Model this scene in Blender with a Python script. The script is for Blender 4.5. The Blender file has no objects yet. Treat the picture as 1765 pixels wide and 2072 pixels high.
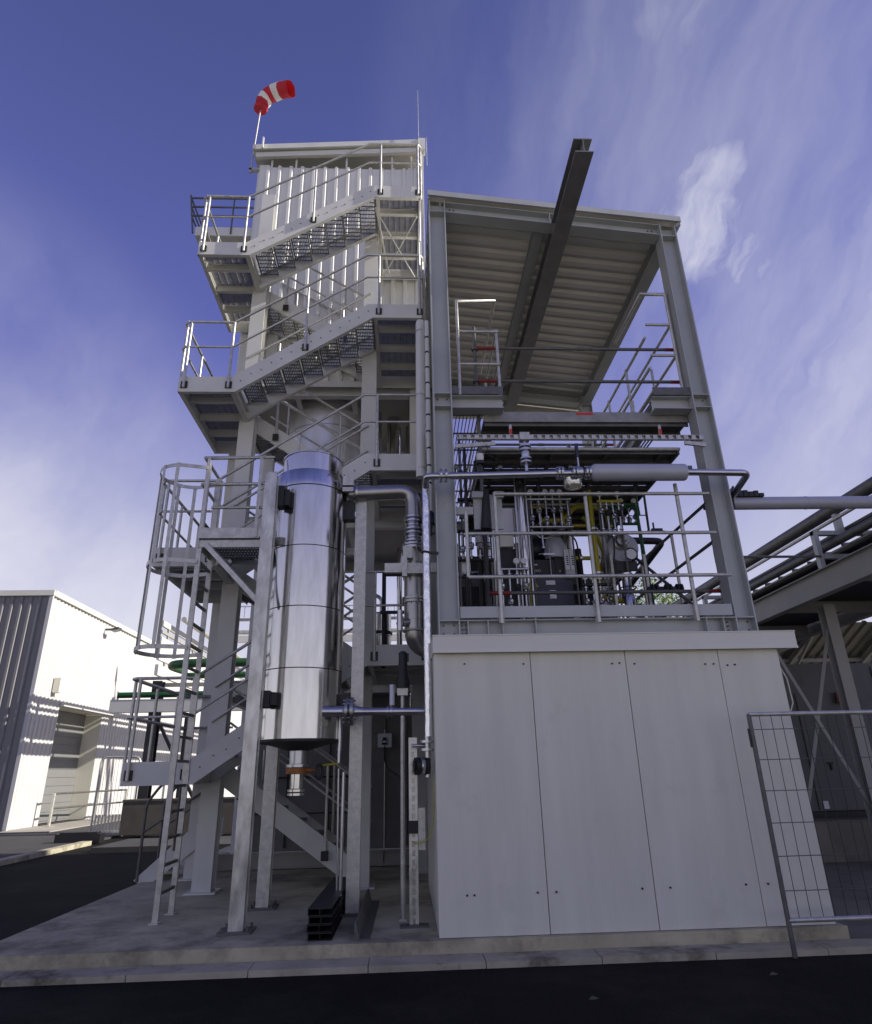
import bpy, math, random
from mathutils import Vector as V, Matrix
R = math.radians
random.seed(7)
scene = bpy.context.scene

# ------------------------------------------------------------------ camera
cam_d = bpy.data.cameras.new('camera'); cam = bpy.data.objects.new('camera', cam_d)
scene.collection.objects.link(cam); scene.camera = cam
cam_d.sensor_fit = 'HORIZONTAL'; cam_d.sensor_width = 36.0; cam_d.lens = 36.0*1315/1765
cam_d.clip_start = 0.1; cam_d.clip_end = 3000
cam.location = (0, 0, 1.6)
yaw, pitch, roll = R(3.0), R(21.8), R(-1.35)
cam.matrix_world = Matrix.Translation((0, 0, 1.6)) @ Matrix.Rotation(-yaw, 4, 'Z') @ Matrix.Rotation(R(90)+pitch, 4, 'X') @ Matrix.Rotation(roll, 4, 'Z')

# ------------------------------------------------------------------ sky, sun, exposure
SUN_AZ, SUN_EL = R(96.5), R(29.0)            # azimuth from +Y towards +X
CIRRUS = ((38, 42, 32, .34), (-40, 16, 28, .50), (46, 26, 18, .30))          # azimuth, elevation, radius, strength
PUFFS = ((29.4, 40.4, 5.4, .70), (31.6, 41.8, 5.2, .62), (33.0, 44.4, 4.4, .55), (34.6, 38.2, 4.2, .55), (34.2, 54.5, 5.5, .30), (38.9, 27.6, 3.6, .40))
HAZE = .95; CLOUDCOL = (6.4, 6.4, 6.95, 1)
world = bpy.data.worlds.new('World'); scene.world = world; world.use_nodes = True
nt = world.node_tree; nt.nodes.clear()
def N(t, **k):
    n = nt.nodes.new(t)
    for a, b in k.items(): setattr(n, a, b)
    return n
L = nt.links.new
out = N('ShaderNodeOutputWorld'); bg = N('ShaderNodeBackground'); bg.inputs[1].default_value = 0.10
sky = N('ShaderNodeTexSky', sky_type='NISHITA', sun_disc=False)
sky.sun_elevation = SUN_EL; sky.sun_rotation = SUN_AZ; sky.air_density = 1.0; sky.dust_density = 0.6; sky.ozone_density = 2.2
tint = N('ShaderNodeMix', data_type='RGBA', blend_type='MULTIPLY'); tint.inputs[0].default_value = 1.0
tint.inputs[7].default_value = (0.74, 0.58, 0.93, 1)
L(sky.outputs[0], tint.inputs[6])
geo = N('ShaderNodeTexCoord'); sep = N('ShaderNodeSeparateXYZ'); L(geo.outputs['Generated'], sep.inputs[0])
def math_n(op, a, b=None, clamp=False):
    m = N('ShaderNodeMath', operation=op, use_clamp=clamp)
    for i, x in enumerate((a, b)):
        if x is None: continue
        if isinstance(x, (int, float)): m.inputs[i].default_value = x
        else: L(x, m.inputs[i])
    return m.outputs[0]
warp = N('ShaderNodeTexNoise'); warp.inputs['Scale'].default_value = 9.0; warp.inputs['Detail'].default_value = 4; warp.inputs['Roughness'].default_value = 0.62; L(geo.outputs['Generated'], warp.inputs['Vector'])
wv = N('ShaderNodeVectorMath', operation='MULTIPLY_ADD'); L(warp.outputs['Color'], wv.inputs[0]); wv.inputs[1].default_value = (.07, .07, .07); wv.inputs[2].default_value = (-.035, -.035, -.035)
wa = N('ShaderNodeVectorMath', operation='ADD'); L(geo.outputs['Generated'], wa.inputs[0]); L(wv.outputs[0], wa.inputs[1])
wd = N('ShaderNodeVectorMath', operation='NORMALIZE'); L(wa.outputs[0], wd.inputs[0])
# streaky cirrus: noise on the direction, squeezed across the wind
mp = N('ShaderNodeCombineXYZ')
for k, (ax, sc) in enumerate((((.70, -.28, -.54), 9.5), ((.57, -.25, .78), 2.6), ((.38, .60, .70), 3.0))):
    dn = N('ShaderNodeVectorMath', operation='DOT_PRODUCT'); L(wd.outputs[0], dn.inputs[0]); dn.inputs[1].default_value = [c*sc for c in ax]; L(dn.outputs['Value'], mp.inputs[k])
n1 = N('ShaderNodeTexNoise'); n1.inputs['Scale'].default_value = 1.0; n1.inputs['Detail'].default_value = 5; n1.inputs['Roughness'].default_value = 0.58
L(mp.outputs[0], n1.inputs['Vector'])
def dvec(az, el): return (math.sin(R(az))*math.cos(R(el)), math.cos(R(az))*math.cos(R(el)), math.sin(R(el)))
def blob(az, el, rad, vec):
    dot = N('ShaderNodeVectorMath', operation='DOT_PRODUCT'); L(vec, dot.inputs[0]); dot.inputs[1].default_value = dvec(az, el)
    fall = N('ShaderNodeMapRange', interpolation_type='SMOOTHSTEP'); fall.inputs[1].default_value = math.cos(R(rad)); fall.inputs[2].default_value = 1.0
    L(dot.outputs['Value'], fall.inputs[0]); return fall.outputs[0]
str_ = N('ShaderNodeMapRange', interpolation_type='SMOOTHSTEP'); str_.inputs[1].default_value = 0.12; str_.inputs[2].default_value = 0.98; L(n1.outputs[0], str_.inputs[0])
fin = N('ShaderNodeTexNoise'); fin.inputs['Scale'].default_value = 2.6; fin.inputs['Detail'].default_value = 5; fin.inputs['Roughness'].default_value = 0.6; L(mp.outputs[0], fin.inputs['Vector'])
cov = None
for az, el, rad, k in CIRRUS:
    v = math_n('MULTIPLY', math_n('MULTIPLY', blob(az, el, rad, geo.outputs['Generated']), k), str_.outputs[0])
    cov = v if cov is None else math_n('ADD', cov, v)
for az, el, rad, k in PUFFS:
    bl = blob(az, el, rad, wd.outputs[0])
    q = N('ShaderNodeMapRange', interpolation_type='SMOOTHSTEP'); q.inputs[1].default_value = 1.7; q.inputs[2].default_value = 3.9; q.inputs[4].default_value = k
    L(math_n('ADD', bl, math_n('MULTIPLY', fin.outputs[0], 4.2)), q.inputs[0]); v = math_n('MULTIPLY', q.outputs[0], math_n('MULTIPLY', bl, bl))
    cov = math_n('MAXIMUM', cov, v)
low = N('ShaderNodeMapRange', interpolation_type='SMOOTHSTEP'); low.inputs[1].default_value = 0.60; low.inputs[2].default_value = -0.05; low.inputs[4].default_value = HAZE; L(sep.outputs[2], low.inputs[0])
cov = math_n('ADD', cov, low.outputs[0], True)
mid = N('ShaderNodeMapRange', interpolation_type='SMOOTHSTEP'); mid.inputs[1].default_value = 1.0; mid.inputs[2].default_value = 0.35; mid.inputs[4].default_value = 0.85; L(sep.outputs[2], mid.inputs[0])
mixm = N('ShaderNodeMix', data_type='RGBA'); L(mid.outputs[0], mixm.inputs[0]); L(tint.outputs[2], mixm.inputs[6]); mixm.inputs[7].default_value = (1.05, 1.20, 3.8, 1)
mixc = N('ShaderNodeMix', data_type='RGBA'); L(cov, mixc.inputs[0]); L(mixm.outputs[2], mixc.inputs[6]); mixc.inputs[7].default_value = CLOUDCOL
L(mixc.outputs[2], bg.inputs[0]); L(bg.outputs[0], out.inputs[0])

sun_d = bpy.data.lights.new('sun', 'SUN'); sun = bpy.data.objects.new('sun', sun_d); scene.collection.objects.link(sun)
sun_d.energy = 5.0; sun_d.angle = R(0.5); sun_d.color = (1.0, 0.945, 0.86)
to_sun = V((math.sin(SUN_AZ)*math.cos(SUN_EL), math.cos(SUN_AZ)*math.cos(SUN_EL), math.sin(SUN_EL)))
sun.rotation_euler = to_sun.to_track_quat('Z', 'Y').to_euler(); sun.location = (40, 40, 40)
scene.view_settings.view_transform = 'Standard'; scene.view_settings.look = 'None'
scene.view_settings.gamma = 1; scene.view_settings.exposure = 0.42
scene.cycles.max_bounces = 6; scene.cycles.diffuse_bounces = 3; scene.cycles.glossy_bounces = 3

# ------------------------------------------------------------------ materials
def mat(name, col, rough=.5, metal=0., var=.12, vscale=3., bump=0., bscale=40., stretch=None, rvar=0., spots=None, spec=.5):
    m = bpy.data.materials.new(name); m.use_nodes = True; t = m.node_tree
    b = t.nodes['Principled BSDF']; b.inputs['Roughness'].default_value = rough; b.inputs['Metallic'].default_value = metal
    b.inputs['Specular IOR Level'].default_value = spec
    tc = t.nodes.new('ShaderNodeTexCoord'); mp = t.nodes.new('ShaderNodeMapping'); t.links.new(tc.outputs['Object'], mp.inputs[0])
    if stretch: mp.inputs['Scale'].default_value = stretch
    no = t.nodes.new('ShaderNodeTexNoise'); no.inputs['Scale'].default_value = vscale; no.inputs['Detail'].default_value = 6; no.inputs['Roughness'].default_value = .6
    t.links.new(mp.outputs[0], no.inputs['Vector'])
    cr = t.nodes.new('ShaderNodeValToRGB'); e = cr.color_ramp.elements
    e[0].position = .3; e[1].position = .72
    e[0].color = (*[c*(1-var) for c in col], 1); e[1].color = (*[min(1, c*(1+var)) for c in col], 1)
    t.links.new(no.outputs[0], cr.inputs[0]); last = cr.outputs[0]
    if spots:      # dirt or wear with a shape of its own: (colour, scale, threshold, softness)
        sc, ss, th, so = spots
        n3 = t.nodes.new('ShaderNodeTexNoise'); n3.inputs['Scale'].default_value = ss; n3.inputs['Detail'].default_value = 8; n3.inputs['Roughness'].default_value = .7
        t.links.new(tc.outputs['Object'], n3.inputs['Vector'])
        r3 = t.nodes.new('ShaderNodeMapRange'); r3.inputs[1].default_value = th; r3.inputs[2].default_value = th+so; t.links.new(n3.outputs[0], r3.inputs[0])
        mx = t.nodes.new('ShaderNodeMix'); mx.data_type = 'RGBA'; t.links.new(r3.outputs[0], mx.inputs[0]); t.links.new(last, mx.inputs[6]); mx.inputs[7].default_value = (*sc, 1); last = mx.outputs[2]
    t.links.new(last, b.inputs['Base Color'])
    if rvar:
        rr = t.nodes.new('ShaderNodeMapRange'); rr.inputs[3].default_value = max(.02, rough-rvar); rr.inputs[4].default_value = rough+rvar; t.links.new(no.outputs[0], rr.inputs[0]); t.links.new(rr.outputs[0], b.inputs['Roughness'])
    if bump:
        nb = t.nodes.new('ShaderNodeTexNoise'); nb.inputs['Scale'].default_value = bscale; nb.inputs['Detail'].default_value = 5; t.links.new(mp.outputs[0], nb.inputs['Vector'])
        bp = t.nodes.new('ShaderNodeBump'); bp.inputs['Strength'].default_value = bump; bp.inputs['Distance'].default_value = .02; t.links.new(nb.outputs[0], bp.inputs['Height']); t.links.new(bp.outputs[0], b.inputs['Normal'])
    return m
M = dict(
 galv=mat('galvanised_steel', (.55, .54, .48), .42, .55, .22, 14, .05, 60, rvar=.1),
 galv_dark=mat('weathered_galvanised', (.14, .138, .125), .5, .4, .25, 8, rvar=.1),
 galv_spangle=mat('spangled_zinc', (.60, .59, .53), .34, .6, .42, 9, .14, 26, (1, 1, .35), rvar=.16),
 frame=mat('blue_grey_paint', (.44, .455, .43), .40, .1, .07, 2.5, spots=((.27, .27, .25), 6, .62, .2)),
 tower=mat('light_grey_paint', (.65, .645, .59), .5, 0, .07, 2, spots=((.44, .425, .37), 3.5, .64, .25)),
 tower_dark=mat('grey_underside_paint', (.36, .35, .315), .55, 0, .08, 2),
 clad=mat('off_white_cladding', (.72, .715, .66), .45, .05, .06, 1.2),
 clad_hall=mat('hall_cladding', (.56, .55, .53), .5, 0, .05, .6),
 panel=mat('white_wall_panel', (.75, .735, .61), .48, 0, .075, 2.4, .10, 1.6, stretch=(1.6, 1, .18), spots=((.63, .61, .495), 2.2, .56, .25)),
 trim=mat('white_trim', (.78, .765, .64), .45, 0, .04, 2),
 stainless=mat('brushed_stainless', (.66, .645, .605), .14, 1, .14, 5, .11, 2.6, (2.2, 2.2, .35), rvar=.06),
 steel_pipe=mat('bare_stainless_pipe', (.56, .56, .57), .3, 1, .12, 6, rvar=.08),
 foil=mat('crinkled_foil', (.82, .82, .82), .2, 1, .08, 12, .5, 26, (1, 1, .35), rvar=.08),
 duct=mat('dull_steel_duct', (.40, .39, .37), .33, .9, .14, 5, rvar=.08),
 silencer=mat('silencer_paint', (.46, .47, .52), .4, .1, .05, 3),
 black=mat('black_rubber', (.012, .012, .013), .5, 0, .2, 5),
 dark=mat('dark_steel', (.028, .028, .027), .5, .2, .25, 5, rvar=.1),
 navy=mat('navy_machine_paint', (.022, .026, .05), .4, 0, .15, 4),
 concrete=mat('slab_concrete', (.50, .46, .305), .85, 0, .28, 1.6, .35, 30, spots=((.17, .155, .11), .9, .5, .18), spec=.1),
 kerb=mat('kerb_concrete', (.46, .425, .305), .88, 0, .2, 3, .3, 40, spots=((.14, .125, .085), 2.2, .5, .2), spec=.12),
 yard=mat('wet_yard_concrete', (.20, .185, .14), .55, 0, .25, 1.6, .15, 20, rvar=.2, spots=((.07, .066, .052), .9, .5, .2), spec=.25),
 asphalt=mat('fresh_asphalt', (.0105, .0098, .0075), .85, 0, .6, 70, .6, 90, spots=((.034, .031, .024), .7, .47, .3), spec=.14),
 pave=mat('far_pavement', (.34, .315, .265), .9, 0, .12, 1.2, .1, 20),
 roof=mat('roof_sheet_underside', (.80, .775, .68), .5, .05, .06, 1.4),
 red=mat('red_fabric', (.50, .022, .035), .8, 0, .16, 5, .35, 9),
 white_cloth=mat('white_fabric', (.74, .72, .66), .8, 0, .10, 5, .35, 9),
 red_paint=mat('red_lacquer', (.24, .022, .015), .5, 0, .3, 12),
 yellow=mat('yellow_pipe_paint', (.42, .36, .02), .45, 0, .12, 6),
 green=mat('green_pipe_paint', (.03, .115, .03), .5, 0, .25, 3),
 deep_green=mat('dark_green_paint', (.012, .085, .025), .4, 0, .15, 5),
 orange=mat('orange_brown_valve', (.36, .13, .03), .5, .2, .3, 12),
 whitebox=mat('white_enclosure', (.72, .73, .76), .4, 0, .03, 3),
 label=mat('white_label', (.75, .75, .75), .5, 0, .02, 3),
 warn=mat('yellow_warning_label', (.55, .42, .02), .5, 0, .05, 9),
 wall=mat('grey_container_paint', (.21, .208, .195), .6, 0, .12, 1.5, spots=((.12, .12, .11), 2, .6, .2)),
 cabin=mat('drab_cabin_panel', (.135, .135, .128), .6, 0, .2, 1.2, stretch=(1, 1, .3), spots=((.07, .07, .062), 1.3, .55, .25)),
 rust=mat('rusty_sign', (.16, .05, .025), .7, 0, .3, 8),
 shutter=mat('roller_shutter', (.19, .19, .185), .5, 0, .05, 1),
 block=mat('concrete_block', (.115, .105, .085), .9, 0, .2, 2, .2, 25, spec=.2),  # darkened so the sunlit barrier looks as if it stood in shade
 bark=mat('bark', (.09, .07, .05), .9, 0, .3, 8, .5, 20),
 leaf=mat('leaf', (.10, .17, .025), .55, 0, .35, 1.8),
 glass=mat('dark_lamp_glass', (.05, .05, .055), .15, 0, .1, 3),
 cable_y=mat('yellow_green_cable', (.45, .42, .04), .5, 0, .1, 9),
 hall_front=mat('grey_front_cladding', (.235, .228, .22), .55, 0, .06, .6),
 road=mat('older_road_asphalt', (.055, .053, .05), .85, 0, .2, 1.5, .2, 60),
 rail_steel=mat('dark_grey_crane_rail', (.21, .21, .205), .5, .2, .15, 4),
 bright_red=mat('bright_red_sticker', (.6, .03, .02), .5, 0, .05, 9),
 alu=mat('bright_aluminium_jacket', (.86, .85, .83), .38, .75, .06, 3, .03, 6, (3, 3, .3), rvar=.06),
 grate=mat('grating_zinc', (.30, .295, .27), .5, .35, .2, 8),
 hall2=mat('pale_far_facade', (.66, .65, .62), .6, 0, .05, .5),
)

# ------------------------------------------------------------------ mesh builder
def frame_of(d, up=(0, 0, 1)):
    d = d.normalized(); up = V(up)
    if abs(d.dot(up)) > .98: up = V((0, 1, 0)) if abs(d.y) < .9 else V((1, 0, 0))
    s = d.cross(up).normalized(); u = s.cross(d).normalized()
    return s, u
class MB:
    def __init__(s): s.v = []; s.f = []; s.sm = []
    def add(s, vs, fs, smooth=False):
        o = len(s.v); s.v += [V(p) for p in vs]; s.f += [[o+i for i in f] for f in fs]
        s.sm += (smooth if isinstance(smooth, list) else [smooth]*len(fs)); return s
    def box(s, x0, x1, y0, y1, z0, z1):
        return s.add([(x, y, z) for x in (x0, x1) for y in (y0, y1) for z in (z0, z1)], [(0, 1, 3, 2), (4, 6, 7, 5), (0, 4, 5, 1), (2, 3, 7, 6), (0, 2, 6, 4), (1, 5, 7, 3)])
    def sweep(s, prof, p0, p1, up=(0, 0, 1)):
        p0, p1 = V(p0), V(p1); a, u = frame_of(p1-p0, up); n = len(prof)
        return s.add([p+a*x+u*y for p in (p0, p1) for x, y in prof], [[i, (i+1) % n, n+(i+1) % n, n+i] for i in range(n)]+[list(range(n))[::-1], list(range(n, 2*n))])
    def bar(s, p0, p1, w, h, up=(0, 0, 1)):
        return s.sweep([(-w/2, -h/2), (w/2, -h/2), (w/2, h/2), (-w/2, h/2)], p0, p1, up)
    def ibeam(s, p0, p1, h, b, tf=.014, tw=.009, up=(0, 0, 1)):
        x, y, t = b/2, h/2, tw/2
        return s.sweep([(-x, -y), (x, -y), (x, -y+tf), (t, -y+tf), (t, y-tf), (x, y-tf), (x, y), (-x, y), (-x, y-tf), (-t, y-tf), (-t, -y+tf), (-x, -y+tf)], p0, p1, up)
    def channel(s, p0, p1, h, b, t=.008, up=(0, 0, 1), flip=1):
        y = h/2; f = flip
        pr = [(0, -y), (f*b, -y), (f*b, -y+t), (f*t, -y+t), (f*t, y-t), (f*b, y-t), (f*b, y), (0, y)]
        return s.sweep(pr if f > 0 else pr[::-1], p0, p1, up)
    def angle(s, p0, p1, a, t=.007, up=(0, 0, 1)):
        return s.sweep([(0, 0), (a, 0), (a, t), (t, t), (t, a), (0, a)], p0, p1, up)
    def tube(s, p0, p1, r, n=12, r1=None):
        p0, p1 = V(p0), V(p1); a, u = frame_of(p1-p0); r1 = r if r1 is None else r1
        ring = [(math.cos(2*math.pi*i/n), math.sin(2*math.pi*i/n)) for i in range(n)]
        vs = [p0+(a*c+u*d)*r for c, d in ring]+[p1+(a*c+u*d)*r1 for c, d in ring]
        s.add(vs, [[i, (i+1) % n, n+(i+1) % n, n+i] for i in range(n)], True)
        return s.add(vs, [list(range(n))[::-1], list(range(n, 2*n))])
    def path(s, pts, r, n=10, closed=False, rad=0.):
        pts = [V(p) for p in pts]
        if rad: pts = fillet(pts, rad)
        m = len(pts); rs = r if isinstance(r, list) else [r]*m
        d0 = (pts[1]-pts[0]).normalized(); a, u = frame_of(d0); vs = []
        for i, p in enumerate(pts):
            if closed: t = (pts[(i+1) % m]-pts[i-1]).normalized()
            else: t = ((pts[min(i+1, m-1)]-p).normalized()+(p-pts[max(i-1, 0)]).normalized()).normalized()
            a = (a-t*a.dot(t)).normalized(); u = a.cross(t).normalized()
            k = 1.
            if 0 < i < m-1 or closed:
                q = (pts[(i+1) % m]-p).normalized(); k = 1/max(.5, abs(t.dot(q)))
            vs += [p+(a*math.cos(2*math.pi*j/n)+u*math.sin(2*math.pi*j/n))*rs[i]*(1 if rad or closed else k) for j in range(n)]
        fs = []; 
        for i in range(m if closed else m-1):
            i2 = (i+1) % m
            fs += [[i*n+j, i2*n+j, i2*n+(j+1) % n, i*n+(j+1) % n] for j in range(n)]
        s.add(vs, fs, True)
        if not closed: s.add(vs[:n], [list(range(n))]); s.add(vs[-n:], [list(range(n))[::-1]])
        return s
    def lathe(s, c, prof, n=32, axis=(0, 0, 1), smooth=True):
        c = V(c); ax = V(axis).normalized(); a, u = frame_of(ax); m = len(prof)
        ring = lambda q: [c+ax*q[1]+(a*math.cos(2*math.pi*j/n)+u*math.sin(2*math.pi*j/n))*q[0] for j in range(n)]
        run = [prof[0]]
        def flush():
            k = len(run); s.add([p for q in run for p in ring(q)], [[i*n+j, i*n+(j+1) % n, (i+1)*n+(j+1) % n, (i+1)*n+j] for i in range(k-1) for j in range(n)], smooth)
        for i in range(1, m):                              # hard edges where the profile turns sharply
            run.append(prof[i])
            if i < m-1:
                d1, d2 = V((prof[i][0]-prof[i-1][0], prof[i][1]-prof[i-1][1])), V((prof[i+1][0]-prof[i][0], prof[i+1][1]-prof[i][1]))
                if d1.angle(d2, 0) > R(38): flush(); run = [prof[i]]
        flush()
        s.add(ring(prof[0]), [list(range(n))[::-1]]); return s.add(ring(prof[-1]), [list(range(n))])
    def plate(s, poly, off):          # flat polygon (3d points) thickened by the vector off
        n = len(poly); off = V(off); p = [V(q) for q in poly]
        return s.add(p+[q+off for q in p], [list(range(n))[::-1], list(range(n, 2*n))]+[[i, (i+1) % n, n+(i+1) % n, n+i] for i in range(n)])
    def sheet(s, o, u, lu, v, lv, nrm, pitch=.2, depth=.04, th=.004, flat=.5):   # trapezoidal corrugated sheet, ribs run along v
        o, u, v, nrm = V(o), V(u), V(v), V(nrm); k = max(1, round(lu/pitch)); pit = lu/k; pr = []
        for i in range(k):
            b = i*pit
            pr += [(b, 0), (b+pit*flat, 0), (b+pit*(flat+.12), depth), (b+pit*.88, depth)]
        pr += [(lu, 0)]; n = len(pr)
        vs = [o+u*a+nrm*(d+t)+v*w for w in (0, lv) for t in (0, -th) for a, d in pr]
        fs = []
        for i in range(n-1):
            fs += [[i, i+1, 2*n+i+1, 2*n+i], [n+i+1, n+i, 3*n+i, 3*n+i+1], [i+1, i, n+i, n+i+1], [2*n+i, 2*n+i+1, 3*n+i+1, 3*n+i]]
        fs += [[0, 2*n, 3*n, n], [n-1, 2*n-1, 4*n-1, 3*n-1]]
        return s.add(vs, fs)
    def mesh(s, name, m, org=(0, 0, 0)):
        me = bpy.data.meshes.new(name); o = V(org)
        me.from_pydata([tuple(p-o) for p in s.v], [], s.f); me.polygons.foreach_set('use_smooth', s.sm)
        me.materials.append(M[m]); me.update(); return me
    def build(s, name, m, parent=None, label=None, kind=None):
        return link(s.mesh(name, m, worg(parent)), name, parent, label, kind)
def worg(o):
    p = V((0, 0, 0))
    while o is not None: p += o.location; o = o.parent
    return p
def link(me, name, parent=None, label=None, kind=None, loc=None, rot=None):
    o = bpy.data.objects.new(name, me); scene.collection.objects.link(o); o.parent = parent
    if loc is not None: o.location = V(loc)-worg(parent)
    if rot is not None: o.rotation_euler = rot
    if label: o['label'] = label
    if kind: o['kind'] = kind
    return o
def fillet(pts, rad, k=5):
    o = [pts[0]]
    for i in range(1, len(pts)-1):
        a, b, c = pts[i-1], pts[i], pts[i+1]; d1, d2 = (a-b), (c-b)
        if d1.normalized().dot(d2.normalized()) < -.999: o.append(b); continue
        r = min(rad, d1.length*.48, d2.length*.48); p, q = b+d1.normalized()*r, b+d2.normalized()*r
        o += [p*(1-t)**2+b*2*t*(1-t)+q*t*t for t in [j/k for j in range(k+1)]]
    return o+[pts[-1]]
def thing(name, loc, label, cat, group=None):
    o = bpy.data.objects.new(name, None); scene.collection.objects.link(o); o.location = loc; o.empty_display_size = .2
    o['label'] = label; o['category'] = cat
    if group: o['group'] = group
    return o
def solo(mb, name, m, loc, label, cat, group=None):       # a thing that is one mesh
    o = link(mb.mesh(name, m, loc), name, None, label); o.location = loc; o['category'] = cat
    if group: o['group'] = group
    return o
def struct(mb, name, m): return mb.build(name, m, None, None, 'structure')
def stuff(mb, name, m, parent=None, label=None): return mb.build(name, m, parent, label, 'stuff')
def flange(mb, c, axis, r, t=.03, n=20): c = V(c); a = V(axis).normalized(); return mb.tube(c-a*t/2, c+a*t/2, r, n)
def bolts(mb, c, axis, r, k=8, br=.009, t=.05):
    c = V(c); ax = V(axis).normalized(); a, u = frame_of(ax)
    for i in range(k):
        p = c+(a*math.cos(2*math.pi*i/k)+u*math.sin(2*math.pi*i/k))*r; mb.tube(p-ax*t/2, p+ax*t/2, br, 6)
    return mb
def text(body, size, m, parent, loc, rot=(R(90), 0, 0), name='lettering'):
    c = bpy.data.curves.new(name, 'FONT'); c.body = body; c.size = size; c.extrude = .001; c.align_x = 'CENTER'
    o = bpy.data.objects.new(name, c); scene.collection.objects.link(o)
    dg = bpy.context.evaluated_depsgraph_get(); me = bpy.data.meshes.new_from_object(o.evaluated_get(dg)); bpy.data.objects.remove(o)
    me.materials.clear(); me.materials.append(M[m]); return link(me, name, parent, None, None, loc, rot)

# ================================================================== GROUND
g = MB(); g.add([(-600, -60, .05), (600, -60, .05), (600, 900, .05), (-600, 900, .05)], [(0, 1, 2, 3)]); struct(g, 'asphalt_ground', 'asphalt')
g = MB(); g.box(-200, 200, -80, -1.5, .0, .09); struct(g, 'bounce_paving', 'pave')  # unseen pale paving added behind the camera to bounce light
s = MB(); s.box(-3.86, 4.06, 6.8, 16.0, .0, .2); struct(s, 'concrete_slab', 'concrete')
kerb = MB(); kerb.box(-3.86, 9.0, 6.775, 6.799, .0, .095); kerb = struct(kerb, 'kerb', 'kerb')
x = -4.3
for i in range(14):                                        # kerb stones in front of the slab
    w = .995; b = MB(); b.box(x+.004, x+w-.004, 6.50+.003*random.uniform(-1, 1), 6.774, .0, .1+.004*random.uniform(-1, 1)); b.build('kerb_stone', 'kerb', kerb); x += w
y_ = MB(); y_.box(4.062, 29, 6.8, 16.0, .0, .105); struct(y_, 'yard_paving', 'yard')
p_ = MB(); p_.box(-60, -8.31, 8.0, 120, .0, .10); struct(p_, 'side_road', 'road')
p_ = MB(); p_.box(-12.95, -11.2, 23.2, 90, .0, .13); struct(p_, 'far_pavement', 'pave')  # pale strip stands in for the sunlit ground along the hall
k2 = MB(); k2.box(-8.30, -8.05, 8.0, 19.0, .0, .15); struct(k2, 'road_kerb', 'kerb')
p_ = MB(); p_.box(4.2, 60, 16.02, 21.99, .0, .11); p_.box(-8.04, 60, 22.0, 120, .0, .11); struct(p_, 'rear_yard', 'pave')  # rear ground made wide and pale to bounce light under the canopy

# ================================================================== WHITE PANEL BUILDING (front right)
B = thing('panel_building', (2.15, 6.87, .2), 'white panel clad technical building standing below the steel canopy', 'building')
b = MB(); b.box(.335, 3.965, 6.905, 9.9, .205, 2.9); b.build('core_wall', 'wall', B)
xs = [.30, 1.315, 2.328, 3.336, 3.995]
for i in range(4):
    b = MB(); a0, a1 = xs[i]+(.0 if i == 0 else .004), xs[i+1]-(.0 if i == 3 else .004)
    b.box(a0, a1, 6.868+.0015*(i % 2), 6.903, .205, 2.752); b.build('wall_panel', 'panel', B)
for i in range(3):
    for sx, nm in ((.30, 'side_panel'), (3.968, 'side_panel')):
        b = MB(); b.box(sx, sx+.03, 6.907+i*1.0, 6.907+i*1.0+.992, .205, 2.752); b.build(nm, 'panel', B)
b = MB(); b.box(.29, 4.19, 6.80, 10.0, 2.757, 2.92); tr = b.build('roof_trim', 'trim', B)
b = MB(); b.box(.285, 4.195, 6.795, 10.0, 2.921, 2.934); b.box(.288, 4.192, 6.792, 6.799, 2.745, 2.765); b.build('drip_edge', 'trim', tr)
b = MB(); b.box(.32, 3.98, 6.885, 9.9, .2, .2045); b.build('base_seal', 'black', B)
for px, pz in ((.565, .535), (.632, .535), (1.222, .54), (1.398, .54), (2.21, .545), (2.478, .545), (3.205, .55), (3.42, .55), (.62, 2.64), (1.24, 2.63), (2.18, 2.62), (2.26, 2.625), (2.42, 2.615), (3.18, 2.60), (3.27, 2.60), (3.42, 2.585), (3.5, 2.59)):
    b = MB(); b.tube((px, 6.869, pz), (px, 6.858, pz), .0095, 8); b.build('panel_screw', 'dark', B)
b = MB(); b.path([(3.99, 7.0, 2.75), (4.10, 6.98, 2.45), (4.11, 6.98, 2.2), (3.99, 6.99, 1.95)], .008, 6); b.build('conduit', 'galv', B)

# ================================================================== STEEL CANOPY FRAME
F = thing('canopy_frame', (2.2, 7.4, 2.94), 'blue grey steel frame with corrugated canopy roof above the white panel building', 'steel frame')
def zr(x): return 9.585-(x-.4)*.1165                       # top of the sloping roof beams
CX = (.505, 3.965)
for cx in CX:
    for cy in (7.42, 12.2):
        t0 = 2.94 if cy < 8 else .2
        b = MB(); b.ibeam((cx, cy, t0), (cx, cy, zr(cx)), .245, .22, .016, .011, (1, 0, 0))
        for z in (3.02, 3.2, 6.02, 6.21, zr(cx)-.21):      # stiffeners
            b.box(cx-.105, cx+.105, cy-.108, cy+.108, z-.006, z+.006)
        b.box(cx-.15, cx+.15, cy-.15, cy+.15, t0-.002, t0+.018); b.build('column', 'frame', F)
for cy in (7.42, 12.2):
    b = MB(); b.ibeam((.38, cy, 3.11), (4.09, cy, 3.11), .19, .2, .014, .009)
    for x in (.72, .95, 1.12, 1.5, 3.5, 3.7):
        b.box(x-.006, x+.006, cy-.098, cy+.098, 3.03, 3.19)
    b.build('base_beam', 'frame', F)
    b = MB(); b.ibeam((.627, cy, zr(.627)-.1), (3.84, cy, zr(3.84)-.1), .2, .2, .013, .008); b.box(2.19, 2.205, cy-.098, cy+.098, zr(2.2)-.19, zr(2.2)-.01); b.build('roof_beam', 'frame', F)
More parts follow.
